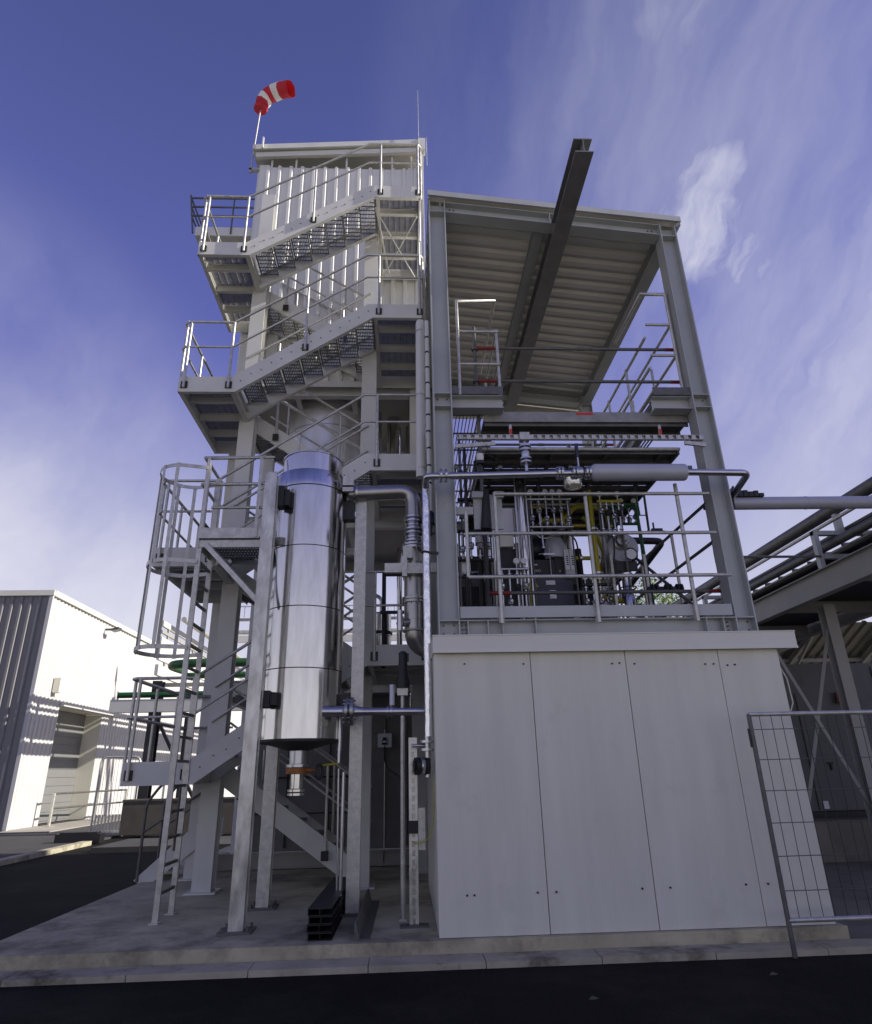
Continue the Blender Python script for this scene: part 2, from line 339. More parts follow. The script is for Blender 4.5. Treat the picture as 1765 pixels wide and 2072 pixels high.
for cx in CX:
    b = MB(); b.ibeam((cx, 7.53, 3.11), (cx, 12.1, 3.11), .19, .2, .014, .009); b.build('base_beam', 'frame', F)
    b = MB(); b.ibeam((cx, 7.53, zr(cx)-.1), (cx, 12.1, zr(cx)-.1), .2, .2, .013, .008); b.build('roof_beam', 'frame', F)
b = MB(); b.ibeam((2.08, 7.53, zr(2.08)-.06), (2.08, 12.6, zr(2.08)-.06), .12, .15, .012, .008); b.build('purlin', 'frame', F)
b = MB(); b.ibeam((2.33, 5.93, 9.07), (2.33, 12.5, 9.07), .24, .24, .017, .011); mono = b.build('monorail_beam', 'rail_steel', F, 'dark crane rail sticking out past the roof edge')
for cy in (7.42, 9.8, 12.2):
    b = MB(); b.box(2.26, 2.40, cy-.06, cy+.06, 9.192, zr(2.33)-.2); b.build('hanger_plate', 'frame', mono)
# roof: corrugated sheet sloping down to the right, ribs run across
sl = V((1, 0, -.1165)).normalized(); nr = V((.1165, 0, 1)).normalized()
b = MB(); b.sheet((.39, 7.285, zr(.39)+.05), (0, 1, 0), 5.5, sl, 3.76, nr, .25, .05, .004, .42); b.build('roof_sheet', 'roof', F)
b = MB(); b.plate([(.37, 7.25, zr(.37)+.035), (4.16, 7.25, zr(4.16)+.035), (4.16, 7.25, zr(4.16)+.13), (.37, 7.25, zr(.37)+.13)], (0, .03, 0)); b.build('roof_fascia', 'frame', F)
for x0 in (.372, 4.148):
    b = MB(); b.box(x0, x0+.012, 7.281, 12.82, zr(x0)-.01, zr(x0)+.12); b.build('roof_fascia', 'frame', F)
b = MB(); b.box(.385, 4.145, 12.79, 12.81, zr(4.2)-.15, zr(4.2)+.3); b.build('gable_sheet', 'roof', F)
for x in (.56, 2.15, 3.9):
    b = MB(); b.box(x-.02, x+.02, 7.4, 7.44, zr(x)+.001, zr(x)+.055); b.build('roof_cleat', 'frame', F)
b = MB(); b.tube((0, 0, 0), (0, -.014, 0), .012, 6); fbolt = b.mesh('bolt', 'galv_dark')
for cx in CX:
    for z in (3.06, 3.16, 6.06, 6.17):
        for dx in (-.06, .06): link(fbolt, 'bolt', F, None, None, (cx+dx, 7.4135, z))
for x0, x1 in ((.66, .70), (3.72, 3.78)):
    for z in (3.06, 3.11, 3.16):
        for x in (x0, x1): link(fbolt, 'bolt', F, None, None, (x, 7.4145, z))
for x in (.70, .76, 3.70, 3.76):
    for dz in (.06, .12): link(fbolt, 'bolt', F, None, None, (x, 7.415, zr(x)-dz))
# machine deck
b = MB()
for i in range(96): b.box(.62, 3.84, 7.56+i*.048, 7.566+i*.048, 3.215, 3.245)
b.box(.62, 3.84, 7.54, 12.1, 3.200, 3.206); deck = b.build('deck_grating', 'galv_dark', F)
for x in (1.2, 2.2, 3.1):
    b = MB(); b.ibeam((x, 7.53, 3.1), (x, 12.1, 3.1), .16, .1, .01, .007); b.build('deck_beam', 'frame', deck)
b = MB(); b.box(.632, 3.80, 7.27, 7.282, 3.215, 3.345); b.box(.632, 3.80, 7.283, 7.31, 3.215, 3.225); b.build('toe_plate', 'frame', F)
gr = MB()
for z, x0, x1 in ((4.715, 1.10, 3.75), (4.205, .737, 3.745), (3.675, .735, 3.83)): gr.tube((x0, 7.2, z), (x1, 7.2, z), .0215, 12)
gr.path([(.737, 7.2, 4.49), (.735, 7.2, 3.675)], .0215); gr = gr.build('guard_rail', 'galv', F)
for x in (1.10, 2.212, 3.36):
    b = MB(); b.tube((x, 7.235, 3.14), (x, 7.235, 4.75 if x < 3 else 4.86), .0235, 12); b.box(x-.03, x+.03, 7.255, 7.27, 3.15, 3.32); b.build('post', 'galv', gr)
# deck side rail on the right, running back
gr = MB()
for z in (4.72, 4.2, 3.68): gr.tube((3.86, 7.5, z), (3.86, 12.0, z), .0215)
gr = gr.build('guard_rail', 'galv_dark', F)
for y in (8.7, 10.0, 11.2):
    b = MB(); b.tube((3.86, y, 3.2), (3.86, y, 4.74), .022); b.build('post', 'galv', gr)
# upper side walkways on brackets, left and right
for sgn, x0, x1 in ((1, .63, 1.31), (-1, 3.33, 3.84)):
    b = MB(); b.ibeam((x0, 7.45, 6.115), (x1, 7.45, 6.115), .19, .18, .012, .008); b.ibeam((x0, 12.1, 6.115), (x1, 12.1, 6.115), .19, .18, .012, .008)
    xe = x1-.09 if sgn > 0 else x0+.09
    b.ibeam((xe, 7.55, 6.115), (xe, 12.0, 6.115), .18, .09, .01, .007)
    b.box(xe+.046*sgn-.004, xe+.046*sgn+.004, 7.47, 7.53, 6.03, 6.2); wk = b.build('walkway_frame', 'frame', F)
    b = MB()
    for i in range(int((x1-x0)/.05)): b.box(x0+i*.05, x0+i*.05+.008, 7.36, 12.15, 6.213, 6.243)
    for i in range(10): b.box(x0, x1, 7.38+i*.53, 7.388+i*.53, 6.215, 6.241)
    b.box(x0, x1, 7.335, 7.345, 6.212, 6.33); b.build('walkway_grating', 'galv_dark', wk)
def goal(mb, x, ya, yb, z0, hs, r=.0205):
    for h in hs: mb.tube((x, ya, z0+h), (x, yb, z0+h), r)
gr = MB(); goal(gr, 1.27, 7.4, 11.9, 6.22, (1.0, .5)); gr.path([(.74, 7.34, 6.2), (.74, 7.34, 7.73), (1.27, 7.34, 7.73), (1.27, 9.1, 7.73)], .0205); gr.tube((.74, 7.34, 7.21), (1.30, 7.34, 7.21), .0205); gr.tube((.74, 7.34, 6.68), (1.30, 7.34, 6.68), .0205)
gr = gr.build('guard_rail', 'galv', F)
for y in (7.36, 8.6, 9.9, 11.4):
    b = MB(); b.tube((1.275, y, 6.2), (1.275, y, 7.25), .02); b.build('post', 'galv', gr)
gr = MB(); goal(gr, 3.40, 7.45, 11.9, 6.22, (1.0, .5))
gr.path([(3.42, 8.6, 7.98), (3.44, 7.45, 7.98), (3.80, 7.45, 7.98), (3.80, 7.45, 6.2)], .0205); gr.path([(3.44, 7.45, 7.44), (3.80, 7.45, 7.44)], .0205); gr.tube((3.44, 7.45, 6.92), (3.80, 7.45, 6.92), .0205)
goal(gr, 3.80, 7.45, 11.9, 6.22, (1.22, .7))
gr = gr.build('guard_rail', 'galv', F)
for y in (8.3, 9.2, 10.3, 11.4):
    for x in (3.40, 3.80):
        b = MB(); b.tube((x, y, 6.2), (x, y, 7.26), .02); b.build('post', 'galv', gr)

# perforated mounting rail between the columns, with the hanging instruments
P = thing('mounting_rail', (2.25, 7.26, 5.5), 'perforated zinc mounting rail spanning between the two front columns', 'mounting rail')
b = MB()
b.box(.67, 3.85, 7.24, 7.281, 5.55, 5.556); b.box(.67, 3.85, 7.24, 7.281, 5.49, 5.496); b.box(.67, 3.85, 7.276, 7.281, 5.497, 5.549)
for i in range(32):
    x = .69+i*.1; b.box(x, x+.055, 7.24, 7.245, 5.497, 5.549)
b.build('perforated_channel', 'galv', P)
for p0, p1 in (((.64, 7.27, 5.40), (1.15, 7.27, 5.44)), ((3.6, 7.27, 5.455), (3.87, 7.27, 5.425))):
    b = MB(); b.bar(p0, p1, .03, .05); b.build('bracket', 'galv', P)

# ================================================================== SCAFFOLD inside the frame
S = thing('scaffold', (2.4, 8.2, 3.25), 'tube scaffold with red ended ledgers and steel decks inside the canopy frame', 'scaffold')
for x, y in ((1.0, 7.62), (3.91, 7.62), (1.0, 10.5), (3.7, 10.5)):
    z1 = 7.5 if y < 8 and x < 2 else 7.22
    b = MB(); b.tube((x, y, 3.26), (x, y, z1), .024, 12)
    for z in (4.7, 5.7, 6.59, 7.12):
        if z < z1: b.tube((x, y, z-.02), (x, y, z+.02), .05, 8)
    b.tube((x, y, 3.245), (x, y, 3.26), .07, 12)
    st = b.build('standard', 'galv_dark', S)
    for z in (3.95, 4.35):
        b = MB(); b.tube((x, y, z), (x, y, z+.16), .026, 12); b.build('red_band', 'red_paint', st)
for z, y in ((7.125, 7.6), (6.585, 7.6), (3.585, 7.6), (7.125, 10.5)):
    b = MB(); b.tube((1.03, y, z), (3.88, y, z), .0225, 12); b.tube((2.45, y, z), (2.56, y, z), .027, 12); ld = b.build('ledger', 'galv_dark', S)
    for a0, a1 in ((1.02, 1.28), (3.72, 3.9)):
        b = MB(); b.tube((a0, y, z), (a1, y, z), .0245, 12); b.build('red_end', 'red_paint', ld)
b = MB(); b.box(1.07, 3.89, 7.56, 7.585, 5.925, 6.075); tb = b.build('toe_board', 'grate', S)
b = MB(); b.box(2.32, 2.55, 7.556, 7.559, 6.03, 6.065); b.build('red_label', 'bright_red', tb)
b = MB(); b.box(1.07, 3.86, 7.60, 7.88, 5.945, 5.96); b.box(1.07, 3.86, 7.60, 7.615, 5.88, 5.945); b.box(1.07, 3.86, 7.865, 7.88, 5.88, 5.945)
for k in range(46): b.box(1.09+k*.06, 1.12+k*.06, 7.588, 7.599, 5.935, 5.955)
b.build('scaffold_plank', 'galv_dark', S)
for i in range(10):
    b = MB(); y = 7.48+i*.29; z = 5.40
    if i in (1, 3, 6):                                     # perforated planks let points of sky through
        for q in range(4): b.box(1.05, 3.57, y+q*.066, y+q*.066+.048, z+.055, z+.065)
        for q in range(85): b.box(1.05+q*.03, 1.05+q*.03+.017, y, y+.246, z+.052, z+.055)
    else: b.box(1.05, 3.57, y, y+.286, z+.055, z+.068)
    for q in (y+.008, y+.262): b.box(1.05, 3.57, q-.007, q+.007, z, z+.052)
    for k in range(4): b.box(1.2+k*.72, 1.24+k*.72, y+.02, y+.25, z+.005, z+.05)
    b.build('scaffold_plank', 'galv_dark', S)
for x in (1.03, 3.585):
    b = MB(); b.box(x-.012, x+.012, 7.45, 10.42, 5.385, 5.475); b.build('deck_edge_beam', 'galv_dark', S)
for y in (7.44, 9.1, 10.5):
    b = MB(); b.tube((1.0, y, 5.36 if y > 8 else 5.45), (3.6, y, 5.36 if y > 8 else 5.45), .024); b.build('transom', 'galv', S)
for x in (1.37, 3.33):
    b = MB(); b.tube((x, 7.33, 5.56), (x, 7.33, 5.74), .02, 10); tc_ = b.build('clamp_bolt', 'galv', S)
    b = MB(); b.box(x-.016, x+.016, 7.31, 7.35, 5.60, 5.68); b.build('red_clamp', 'bright_red', tc_)
b = MB(); b.tube((3.66, 7.66, 3.3), (3.0, 10.4, 5.8), .0225); b.build('brace', 'galv_dark', S)

# ================================================================== STAIR TOWER
T = thing('stair_tower', (-1.2, 10.5, .2), 'tall pale grey steel stair tower with zigzag flights and a clad top box', 'stair tower')
XL0, XL1, XR0, XR1 = -3.50, -2.63, -.51, .30
YF0, YF1, YB0, YB1 = 8.80, 9.70, 10.02, 10.92             # outer and inner stringers of front and back flights
ZL = (1.52, 4.33, 7.15, 9.87); ZRt = (2.93, 5.80, 8.59, 11.25); SD = .275
# tread mesh: grating bars running across the flight
b = MB()
for i in range(11): b.box(-.15+i*.029, -.144+i*.029, 0, .82, -.034, 0)
for y in (.0, .09, .18, .27, .36, .45, .54, .63, .72, .81): b.box(-.149, .15, y, y+.006, -.024, -.002)
b.box(-.157, -.151, 0, .82, -.065, .0); b.box(.152, .157, 0, .82, -.04, .0)
tread_me = b.mesh('tread', 'grate')
b = MB(); b.tube((0, 0, 0), (0, -.008, 0), .011, 6); bolt_me = b.mesh('bolt', 'galv_dark')
def stringer_poly(xa, za, xb, zb, y, ta, tb, ends=(None, None)):
    """plate in a plane of constant y from the flat at xa to the flat at xb (bottom edge za, zb)"""
    d = .08 if xb > xa else -.08; p = []
    lo = [(ends[0], za)] if ends[0] is not None else []; hi = [(ends[1], zb)] if ends[1] is not None else []
    bot = lo+[(xa, za), (xb, zb)]+hi
    top = hi and [(ends[1], zb+SD)] or []
    top = top+[(xb-d, zb+SD), (xa-d, za+SD)]+([(ends[0], za+SD)] if ends[0] is not None else [])
    return [(x, y, z) for x, z in bot+top]
def flight(xa, za, xb, zb, y0, y1, n, e0, e1, label=None):
    b = MB()
    for y, e in ((y0, (e0, e1)), (y1-.012, (None, None))):
        pts = stringer_poly(xa, za, xb, zb, y, 0, 0, e)
        b.plate(pts, (0, .012, 0))
        ins = .012 if y == y0 else -.055                    # flanges that make the plate a channel
        q = [V(p)+V((0, ins, 0)) for p in pts]; h = len(pts)//2
        for k in range(h-1): b.plate([q[k], q[k+1], q[k+1]+V((0, .055, 0)), q[k]+V((0, .055, 0))], (0, 0, .009))
        for k in range(h, 2*h-1): b.plate([q[k], q[k+1], q[k+1]+V((0, .055, 0)), q[k]+V((0, .055, 0))], (0, 0, -.009))
    f = b.build('stair_flight', 'tower', T, label)
    for i in range(n*2 if xb > xa else 0):
        t = (i+.5)/(2*n); link(bolt_me, 'bolt', f, None, None, (xa+(xb-xa)*t, y0-.0005, za+(zb-za)*t+.15+.03*(i % 2)))
    for i in range(n):
        t = (i+.55)/n; x = xa+(xb-xa)*t; z = za+(zb-za)*(i+1)/(n+1)+.19
        link(tread_me, 'tread', f, None, None, (x, y0+.04, z), (0, 0, 0) if xb > xa else (0, 0, 0))
    return f
def clampd(mb, x, y, z): mb.box(x-.05, x+.05, y-.012, y+.012, z-.06, z+.06)
def slope_rails(xa, za, xb, zb, y, e0, e1, posts, drop=0, heights=(1.0, .52)):
    mb = MB(); base = SD+.01
    for k, h in enumerate(heights):
        d = .10*(1 if xb > xa else -1)
        pts = []
        if e0 is not None: pts.append((e0, y, za+base+h))
        pts += [(xa-d, y, za+base+h), (xb-d, y, zb+base+h)]
        if e1 is not None: pts.append((e1, y, zb+base+h))
        mb.path(pts, .0205 if k == 0 else .017, 10)
    r = mb.build('guard_rail', 'galv', T)
    for x in posts:
        t = (x-xa)/(xb-xa); t = max(0, min(1, t)); z = za+(zb-za)*t
        p = MB(); p.tube((x, y, z+.06), (x, y, z+base+heights[0]+.005), .0215, 10); p.build('post', 'galv', r)
        p = MB(); clampd(p, x, y+(.028 if y < 9.2 else -.028), z+.12); p.build('post_clamp', 'dark', r)
    return r
for i in range(4):
    zl, zr_ = ZL[i], ZRt[i]
    flight(XL1, zl, XR0, zr_, YF0, YF1, 7, XL0, XR1)
    slope_rails(XL1, zl, XR0, zr_, YF0-.035, XL0+.05, XR1-.02, (XL0+.09, XL1-.1, -1.58, XR0+.1, XR1-.03))
    slope_rails(XL1, zl, XR0, zr_, YF1+.03, None, None, (-2.2, -1.1))
    # back flight down from the left landing to the landing (or ground) below on the right
    zb = ZRt[i-1] if i else .12
    flight(XR0-.1 if i else -.62, zb, XL1, zl, YB0, YB1, 7, None, None)
    slope_rails(XR0-.1 if i else -.62, zb, XL1, zl, YB0-.03, None, None, (-1.1, -2.2))
    slope_rails(XR0-.1 if i else -.62, zb, XL1, zl, YB1+.03, None, None, (-1.1, -2.2))
    # landings: edge channels, cross beams, grating
    for sd, z, x0, x1 in (('l', zl, XL0, XL1), ('r', zr_, XR0, XR1)):
        b = MB(); xo = x0 if sd == 'l' else x1-.012
        xi = x1 if sd == 'l' else x0
        b.box(xo, xo+.012, YF0+.013, YB1, z, z+SD); b.box(min(xo, xo), xo+.06 if sd == 'l' else xo+.012, YF0+.07, YB1-.02, z+.001, z+.01)
        b.box(x0, x1, YB1-.012, YB1+.0, z, z+SD)
        b.ibeam((xi-.03 if sd == 'l' else xi+.03, YF0+.07, z+.09), (xi-.03 if sd == 'l' else xi+.03, YB1-.02, z+.09), .17, .09, .009, .006)
        for k, y in enumerate((9.3, 9.86, 10.42)): b.ibeam((x0+.02, y, z+.16), (x1-.03, y, z+.16), .12, .07, .008, .006)
        ld = b.build('landing', 'tower', T)
        b = MB()
        for k in range(60): b.box(x0+.015, x1-.015, YF0+.03+k*.0345, YF0+.035+k*.0345, z+SD-.036, z+SD-.004)
        for k in range(8): b.box(x0+.02+k*.108, x0+.026+k*.108, YF0+.03, YB1-.02, z+SD-.03, z+SD-.006)
        b.build('grating', 'grate', ld)
    # guard across the left end and the back of the left landing
    mb = MB(); zt = zl+SD
    for h, r_ in ((1.01, .0205), (.53, .017)):
        mb.path([(XL0+.05, YF0-.035, zt+h), (XL0-.02, YF0+.02, zt+h), (XL0-.02, YB1+.03, zt+h), (XL1-.1, YB1+.03, zt+h)], r_, 10)
    gr = mb.build('guard_rail', 'galv', T)
    for y in (YF0+.1, 9.7, 10.6):
        p = MB(); p.tube((XL0-.02, y, zl+.06), (XL0-.02, y, zt+1.0), .0215); p.build('post', 'galv', gr)
    mb = MB()
    for h, r_ in ((1.01, .0205), (.53, .017)): mb.path([(XR1-.02, YF0-.035, zr_+SD+h), (XR1+.025, YF0+.02, zr_+SD+h), (XR1+.025, 10.2, zr_+SD+h)], r_, 10)
    gr = mb.build('guard_rail', 'galv', T)
    for y in (YF0+.1, 9.9):
        p = MB(); p.tube((XR1+.025, y, zr_+.06), (XR1+.025, y, zr_+SD+1.0), .0215); p.build('post', 'galv', gr)
# columns in the eye of the stair
for x in (-2.655, -.61):
    b = MB(); b.ibeam((x, 9.87, .2), (x, 9.87, 12.3), .24, .25, .015, .01, (0, 1, 0)); b.box(x-.2, x+.2, 9.68, 10.06, .2, .222); b.build('column', 'tower', T)
# tower body behind the stairs
for x in (-3.17, .22):
    for y in (11.15, 13.9):
        b = MB(); b.ibeam((x, y, .2), (x, y, 14.62), .22, .22, .014, .009, (0, 1, 0)); b.box(x-.18, x+.18, y-.18, y+.18, .2, .222); b.build('column', 'tower', T)
for z in (2.95, 5.85, 8.62, 11.3):
    b = MB()
    for y in (11.15, 13.9): b.ibeam((-3.05, y, z), (.10, y, z), .22, .14, .012, .008)
    for x in (-3.17, .22): b.ibeam((x, 11.28, z), (x, 13.77, z), .22, .14, .012, .008)
    for x in (-2.1, -1.0): b.ibeam((x, 11.24, z), (x, 13.81, z), .2, .1, .01, .007)
    fl = b.build('floor_frame', 'tower', T)
    b = MB(); b.box(-3.05, .10, 11.1, 13.95, z+.112, z+.12); b.build('floor_plate', 'tower_dark', fl)
for z0, z1, x0, x1 in ((.3, 2.8, -3.1, -2.3), (5.9, 8.5, -3.1, .1)):
    b = MB(); b.bar((x0, 13.9, z0), (x1, 13.9, z1), .06, .06); b.build('brace', 'tower', T)
b = MB(); b.tube((-2.54, 9.99, 11.0), (-.7, 9.99, 11.75), .014, 8); b.bar((-.5, 9.0, 11.22), (-.3, 10.7, 11.22), .03, .03); b.build('tie_rod', 'tower', T)
b = MB(); b.tube((-.42, 9.0, 10.98), (.25, 10.8, 11.2), .012, 8); b.tube((.25, 9.0, 11.0), (-.42, 10.8, 11.2), .012, 8); b.build('cross_brace', 'tower', T)
# clad top
b = MB(); b.sheet((-3.26, 11.0, 8.74), (1, 0, 0), 3.60, (0, 0, 1), 5.76, (0, -1, 0), .257, .055, .004, .55); b.build('front_cladding', 'clad', T)
b = MB(); b.sheet((.345, 11.01, 8.9), (0, 1, 0), 3.0, (0, 0, 1), 5.60, (1, 0, 0), .25, .04, .004, .45); b.build('side_cladding', 'clad', T)
b = MB(); b.sheet((-3.27, 14.02, 8.74), (0, -1, 0), 3.0, (0, 0, 1), 5.76, (-1, 0, 0), .25, .04, .004, .45); b.build('side_cladding', 'clad', T)
b = MB(); b.sheet((.345, 14.03, 8.75), (-1, 0, 0), 3.61, (0, 0, 1), 5.75, (0, 1, 0), .257, .04, .004, .45); b.build('rear_cladding', 'clad', T)
b = MB(); b.sheet((.30, 14.03, 5.99), (-1, 0, 0), 1.0, (0, 0, 1), 2.7, (0, 1, 0), .25, .04, .004, .45); b.build('rear_panel', 'clad', T)
b = MB(); b.box(-3.22, .36, 10.93, 10.952, 8.62, 8.745); b.build('cladding_trim', 'tower', T)
b = MB()
for x in (-3.0, -2.45, -1.3, -.25, .2): b.box(x-.02, x+.02, 11.02, 11.06, 14.49, 14.98)
b.box(-3.3, .36, 11.2, 11.26, 14.61, 14.75); b.build('louvre_frame', 'tower', T)
b = MB(); b.box(-3.28, .34, 11.5, 11.52, 14.48, 15.02); b.build('louvre_backing', 'tower_dark', T)
b = MB(); b.plate([(-3.42, 10.82, 14.86), (.50, 10.82, 15.16), (.50, 10.82, 15.30), (-3.42, 10.82, 15.0)], (0, .03, 0)); b.plate([(-3.42, 10.86, 14.88), (.50, 10.86, 15.18), (.50, 14.3, 15.18), (-3.42, 14.3, 14.88)], (0, 0, .06)); rf = b.build('roof', 'tower', T)
b = MB(); b.channel((-3.36, 10.9, 14.78), (.45, 10.9, 15.06), .14, .08, .008, flip=-1); b.build('eaves_channel', 'tower', rf)
b = MB(); b.box(.36, .52, 10.80, 10.98, 14.95, 15.31); b.box(-3.20, -3.17, 10.75, 10.8, 14.85, 15.17); b.build('corner_cap', 'clad', rf)
# right hand corner profiles with cable ladder
b = MB(); b.box(.36, .40, 10.86, 11.0, 8.95, 14.94); b.box(.43, .47, 10.9, 11.05, 8.9, 14.93); b.build('corner_profile', 'clad', T)
cl_ = MB(); cl_.box(.355, .375, 9.0, 9.03, 5.9, 11.8); cl_.box(.355, .375, 9.2, 9.23, 5.9, 11.8); cl_ = cl_.build('cable_ladder', 'galv', T)
for i in range(24):
    b = MB(); b.box(.357, .372, 9.03, 9.2, 6.0+i*.24, 6.02+i*.24); b.build('rung', 'galv', cl_)
# small balcony on the far left side
b = MB(); b.box(-4.58, -3.28, 11.2, 11.24, 12.66, 12.90); b.box(-4.58, -4.54, 11.24, 12.6, 12.66, 12.90); b.box(-4.53, -3.3, 11.25, 12.6, 12.82, 12.84); bc = b.build('balcony', 'tower', T)
b = MB()
for h in (.30, .56, .82): b.path([(-3.3, 11.18, 12.9+h), (-4.66-.12*h, 11.18, 12.9+h), (-4.66-.12*h, 12.6, 12.9+h)], .018, 8)
b.tube((-3.8, 11.18, 12.7), (-3.8, 11.18, 13.73), .018, 8)
b.tube((-4.62, 11.18, 12.7), (-4.78, 11.18, 13.8), .02, 8); b.build('balcony_rail', 'galv_dark', bc)
# lightning rods
for x, y, z0, z1, r_ in ((.36, 10.75, 14.9, 16.85, .008), (.55, 10.85, 14.5, 15.4, .006)):
    b = MB(); b.tube((x, y, z0), (x, y, z1), r_, 6, r_*.5); b.build('lightning_rod', 'galv', T)

# windsock on the tower roof
W = thing('windsock', (-3.44, 11.0, 14.3), 'red and white striped windsock on a thin pole at the tower roof', 'windsock')
b = MB(); b.tube((-3.47, 11.0, 14.35), (-3.395, 11.0, 16.35), .018, 8); b.box(-3.5, -3.28, 10.98, 11.07, 14.4, 14.46); b.box(-3.5, -3.44, 10.98, 11.02, 14.32, 14.5); b.build('pole', 'galv', W)
pts = [V((-3.40, 11.0, 16.36)), V((-3.37, 11.0, 16.62)), V((-3.28, 10.98, 16.78)), V((-3.12, 10.93, 16.86)), V((-2.93, 10.86, 16.87)), V((-2.66, 10.76, 16.79))]
rs = [.15, .175, .18, .185, .19, .19]
for i in range(5):
    c0, c1 = pts[i], pts[i+1]; mb = MB(); n = 20; vs = []
    for k in range(4):
        t = k/3; c = c0.lerp(c1, t); tang = (pts[min(i+1, 5)]-pts[max(i-1, 0)]).normalized().lerp((pts[min(i+2, 5)]-pts[i]).normalized(), t).normalized()
        a, u = frame_of(tang); r_ = rs[i]*(1-t)+rs[i+1]*t
        vs += [c+(a*math.cos(2*math.pi*j/n)+u*math.sin(2*math.pi*j/n)*.88)*r_*(1+.045*math.sin(2.1*j+1.7*(i*3+k))+.03*math.sin(5*j+i*3+k)) for j in range(n)]
    mb.add(vs, [[k*n+j, k*n+(j+1) % n, (k+1)*n+(j+1) % n, (k+1)*n+j] for k in range(3) for j in range(n)], True)
    if i == 0: mb.add(vs[:n], [list(range(n))])
    mb.build('stripe_band', 'red' if i % 2 == 0 else 'white_cloth', W)

# equipment on the tower floors
def vessel(name, c, r, z0, z1, label, m='stainless', cat='tank', dome=.25, group=None, bands=2):
    o = thing(name, (c[0], c[1], z0), label, cat, group)
    b = MB(); b.lathe((c[0], c[1], 0), [(r*.35, z0), (r, z0+dome), (r, z1-dome*.6), (r*.8, z1-dome*.15), (r*.3, z1)], 40); b.build('shell', m, o)
    for k in range(bands):
        z = z0+dome+(z1-z0-1.6*dome)*(k+1)/(bands+1); b = MB(); b.lathe((c[0], c[1], 0), [(r+.001, z-.012), (r+.006, z-.01), (r+.006, z+.01), (r+.001, z+.012)], 40); b.build('seam_band', 'steel_pipe', o)
    return o
t_ = vessel('process_tank', (-1.62, 12.3), .80, 7.0, 9.9, 'large shiny steel tank behind the middle stair flights', 'alu', dome=.35)
for k in range(3):
    b = MB(); a_ = 2*math.pi*k/3+.4; b.tube((-1.62+.6*math.cos(a_), 12.3+.6*math.sin(a_), 5.97), (-1.62+.6*math.cos(a_), 12.3+.6*math.sin(a_), 7.3), .04); b.build('leg', 'steel_pipe', t_)
Q = thing('column_pipe', (-.22, 12.4, 6.0), 'thick bright steel column pipe beside the tower right landing', 'pipe')
b = MB(); b.tube((-.22, 12.4, 5.98), (-.22, 12.4, 9.2), .155, 24); b.build('pipe_shell', 'stainless', Q)
b = MB(); flange(b, (-.22, 12.4, 7.1), (0, 0, 1), .162, .02); b.build('clamp_band', 'steel_pipe', Q)
Q = thing('column_pipe', (.12, 12.6, 6.0), 'short bright steel pipe with domed lower cap right of the thick column pipe', 'pipe')
b = MB(); b.tube((.12, 12.6, 6.95), (.12, 12.6, 8.65), .10, 20); b.build('pipe_shell', 'stainless', Q)
b = MB(); b.lathe((.12, 12.6, 0), [(.14, 5.98), (.14, 6.75), (.10, 6.94)], 24); b.build('cap', 'stainless', Q)
Q = thing('column_pipe', (-.52, 12.1, 6.0), 'slim bright steel riser left of the thick column pipe', 'pipe')
b = MB(); b.tube((-.52, 12.1, 5.98), (-.52, 12.1, 9.0), .05, 16); b.build('pipe_shell', 'stainless', Q)
Q = vessel('filter_vessel', (-.45, 12.3), .19, 3.1, 4.45, 'slim upright shiny filter vessel on the first tower floor', dome=.08)
b = MB(); b.path([(-.45, 12.3, 4.44), (-.45, 12.3, 4.75), (-.72, 12.3, 4.85), (-.72, 12.3, 3.1)], .035, 10, rad=.1); b.build('outlet_pipe', 'steel_pipe', Q)
b = MB(); flange(b, (-.45, 12.3, 4.05), (0, 0, 1), .215, .05); b.build('flange_ring', 'dark', Q)
for x, y, z0, z1, r_, lab in ((-.10, 12.2, 3.1, 5.7, .055, 'tall pale steel riser right of the slim filter vessel'), (.08, 12.5, 3.1, 5.7, .04, 'thin steel riser nearest the tower right edge on the first floor')):
    b = MB(); b.tube((x, y, z0), (x, y, z1), r_, 14); b.tube((x, y, z0+1.1), (x, y, z0+1.13), r_+.012, 14); solo(b, 'riser_pipe', 'stainless', (x, y, z0), lab, 'pipe')

# ================================================================== SILO with duct, ladder and platform
SC = (-1.235, 8.05)
Z = thing('stainless_silo', (SC[0], SC[1], .2), 'shiny stainless steel silo hung between galvanised posts in front of the stair tower', 'silo')
zz = [1.97, 2.74, 3.46, 4.22, 5.03]
for i in range(4):
    b = MB(); b.lathe((*SC, 0), [(.472, zz[i]+.006), (.472, zz[i+1]-.006)], 72); b.build('shell_section', 'stainless', Z)
    b = MB(); b.lathe((*SC, 0), [(.463, zz[i]-.012), (.463, zz[i]+.012)], 64); b.build('seam', 'dark', Z)
b = MB(); b.lathe((*SC, 0), [(.475, 5.03), (.484, 5.033), (.484, 5.24), (.478, 5.248), (.40, 5.262)], 72); cap = b.build('collar', 'stainless', Z)
b = MB(); b.lathe((*SC, 0), [(.392, 5.262), (.392, 5.525), (.405, 5.528), (.405, 5.545), (.38, 5.55), (.05, 5.60)], 64); b.build('top_cap', 'stainless', Z)
b = MB(); b.lathe((*SC, 0), [(.12, 1.86), (.30, 1.915), (.478, 1.948), (.478, 1.97)], 64); b.build('bottom_cone', 'dark', Z)
for i in range(13):                                        # rivets of the vertical lap seam
    b = MB(); a_ = R(-108+i*.35); p0 = V((SC[0]+.471*math.cos(a_), SC[1]+.471*math.sin(a_), 3.52+i*.055)); d = V((math.cos(a_), math.sin(a_), 0)); b.tube(p0, p0+d*.004, .006, 6); b.build('rivet', 'label', Z)
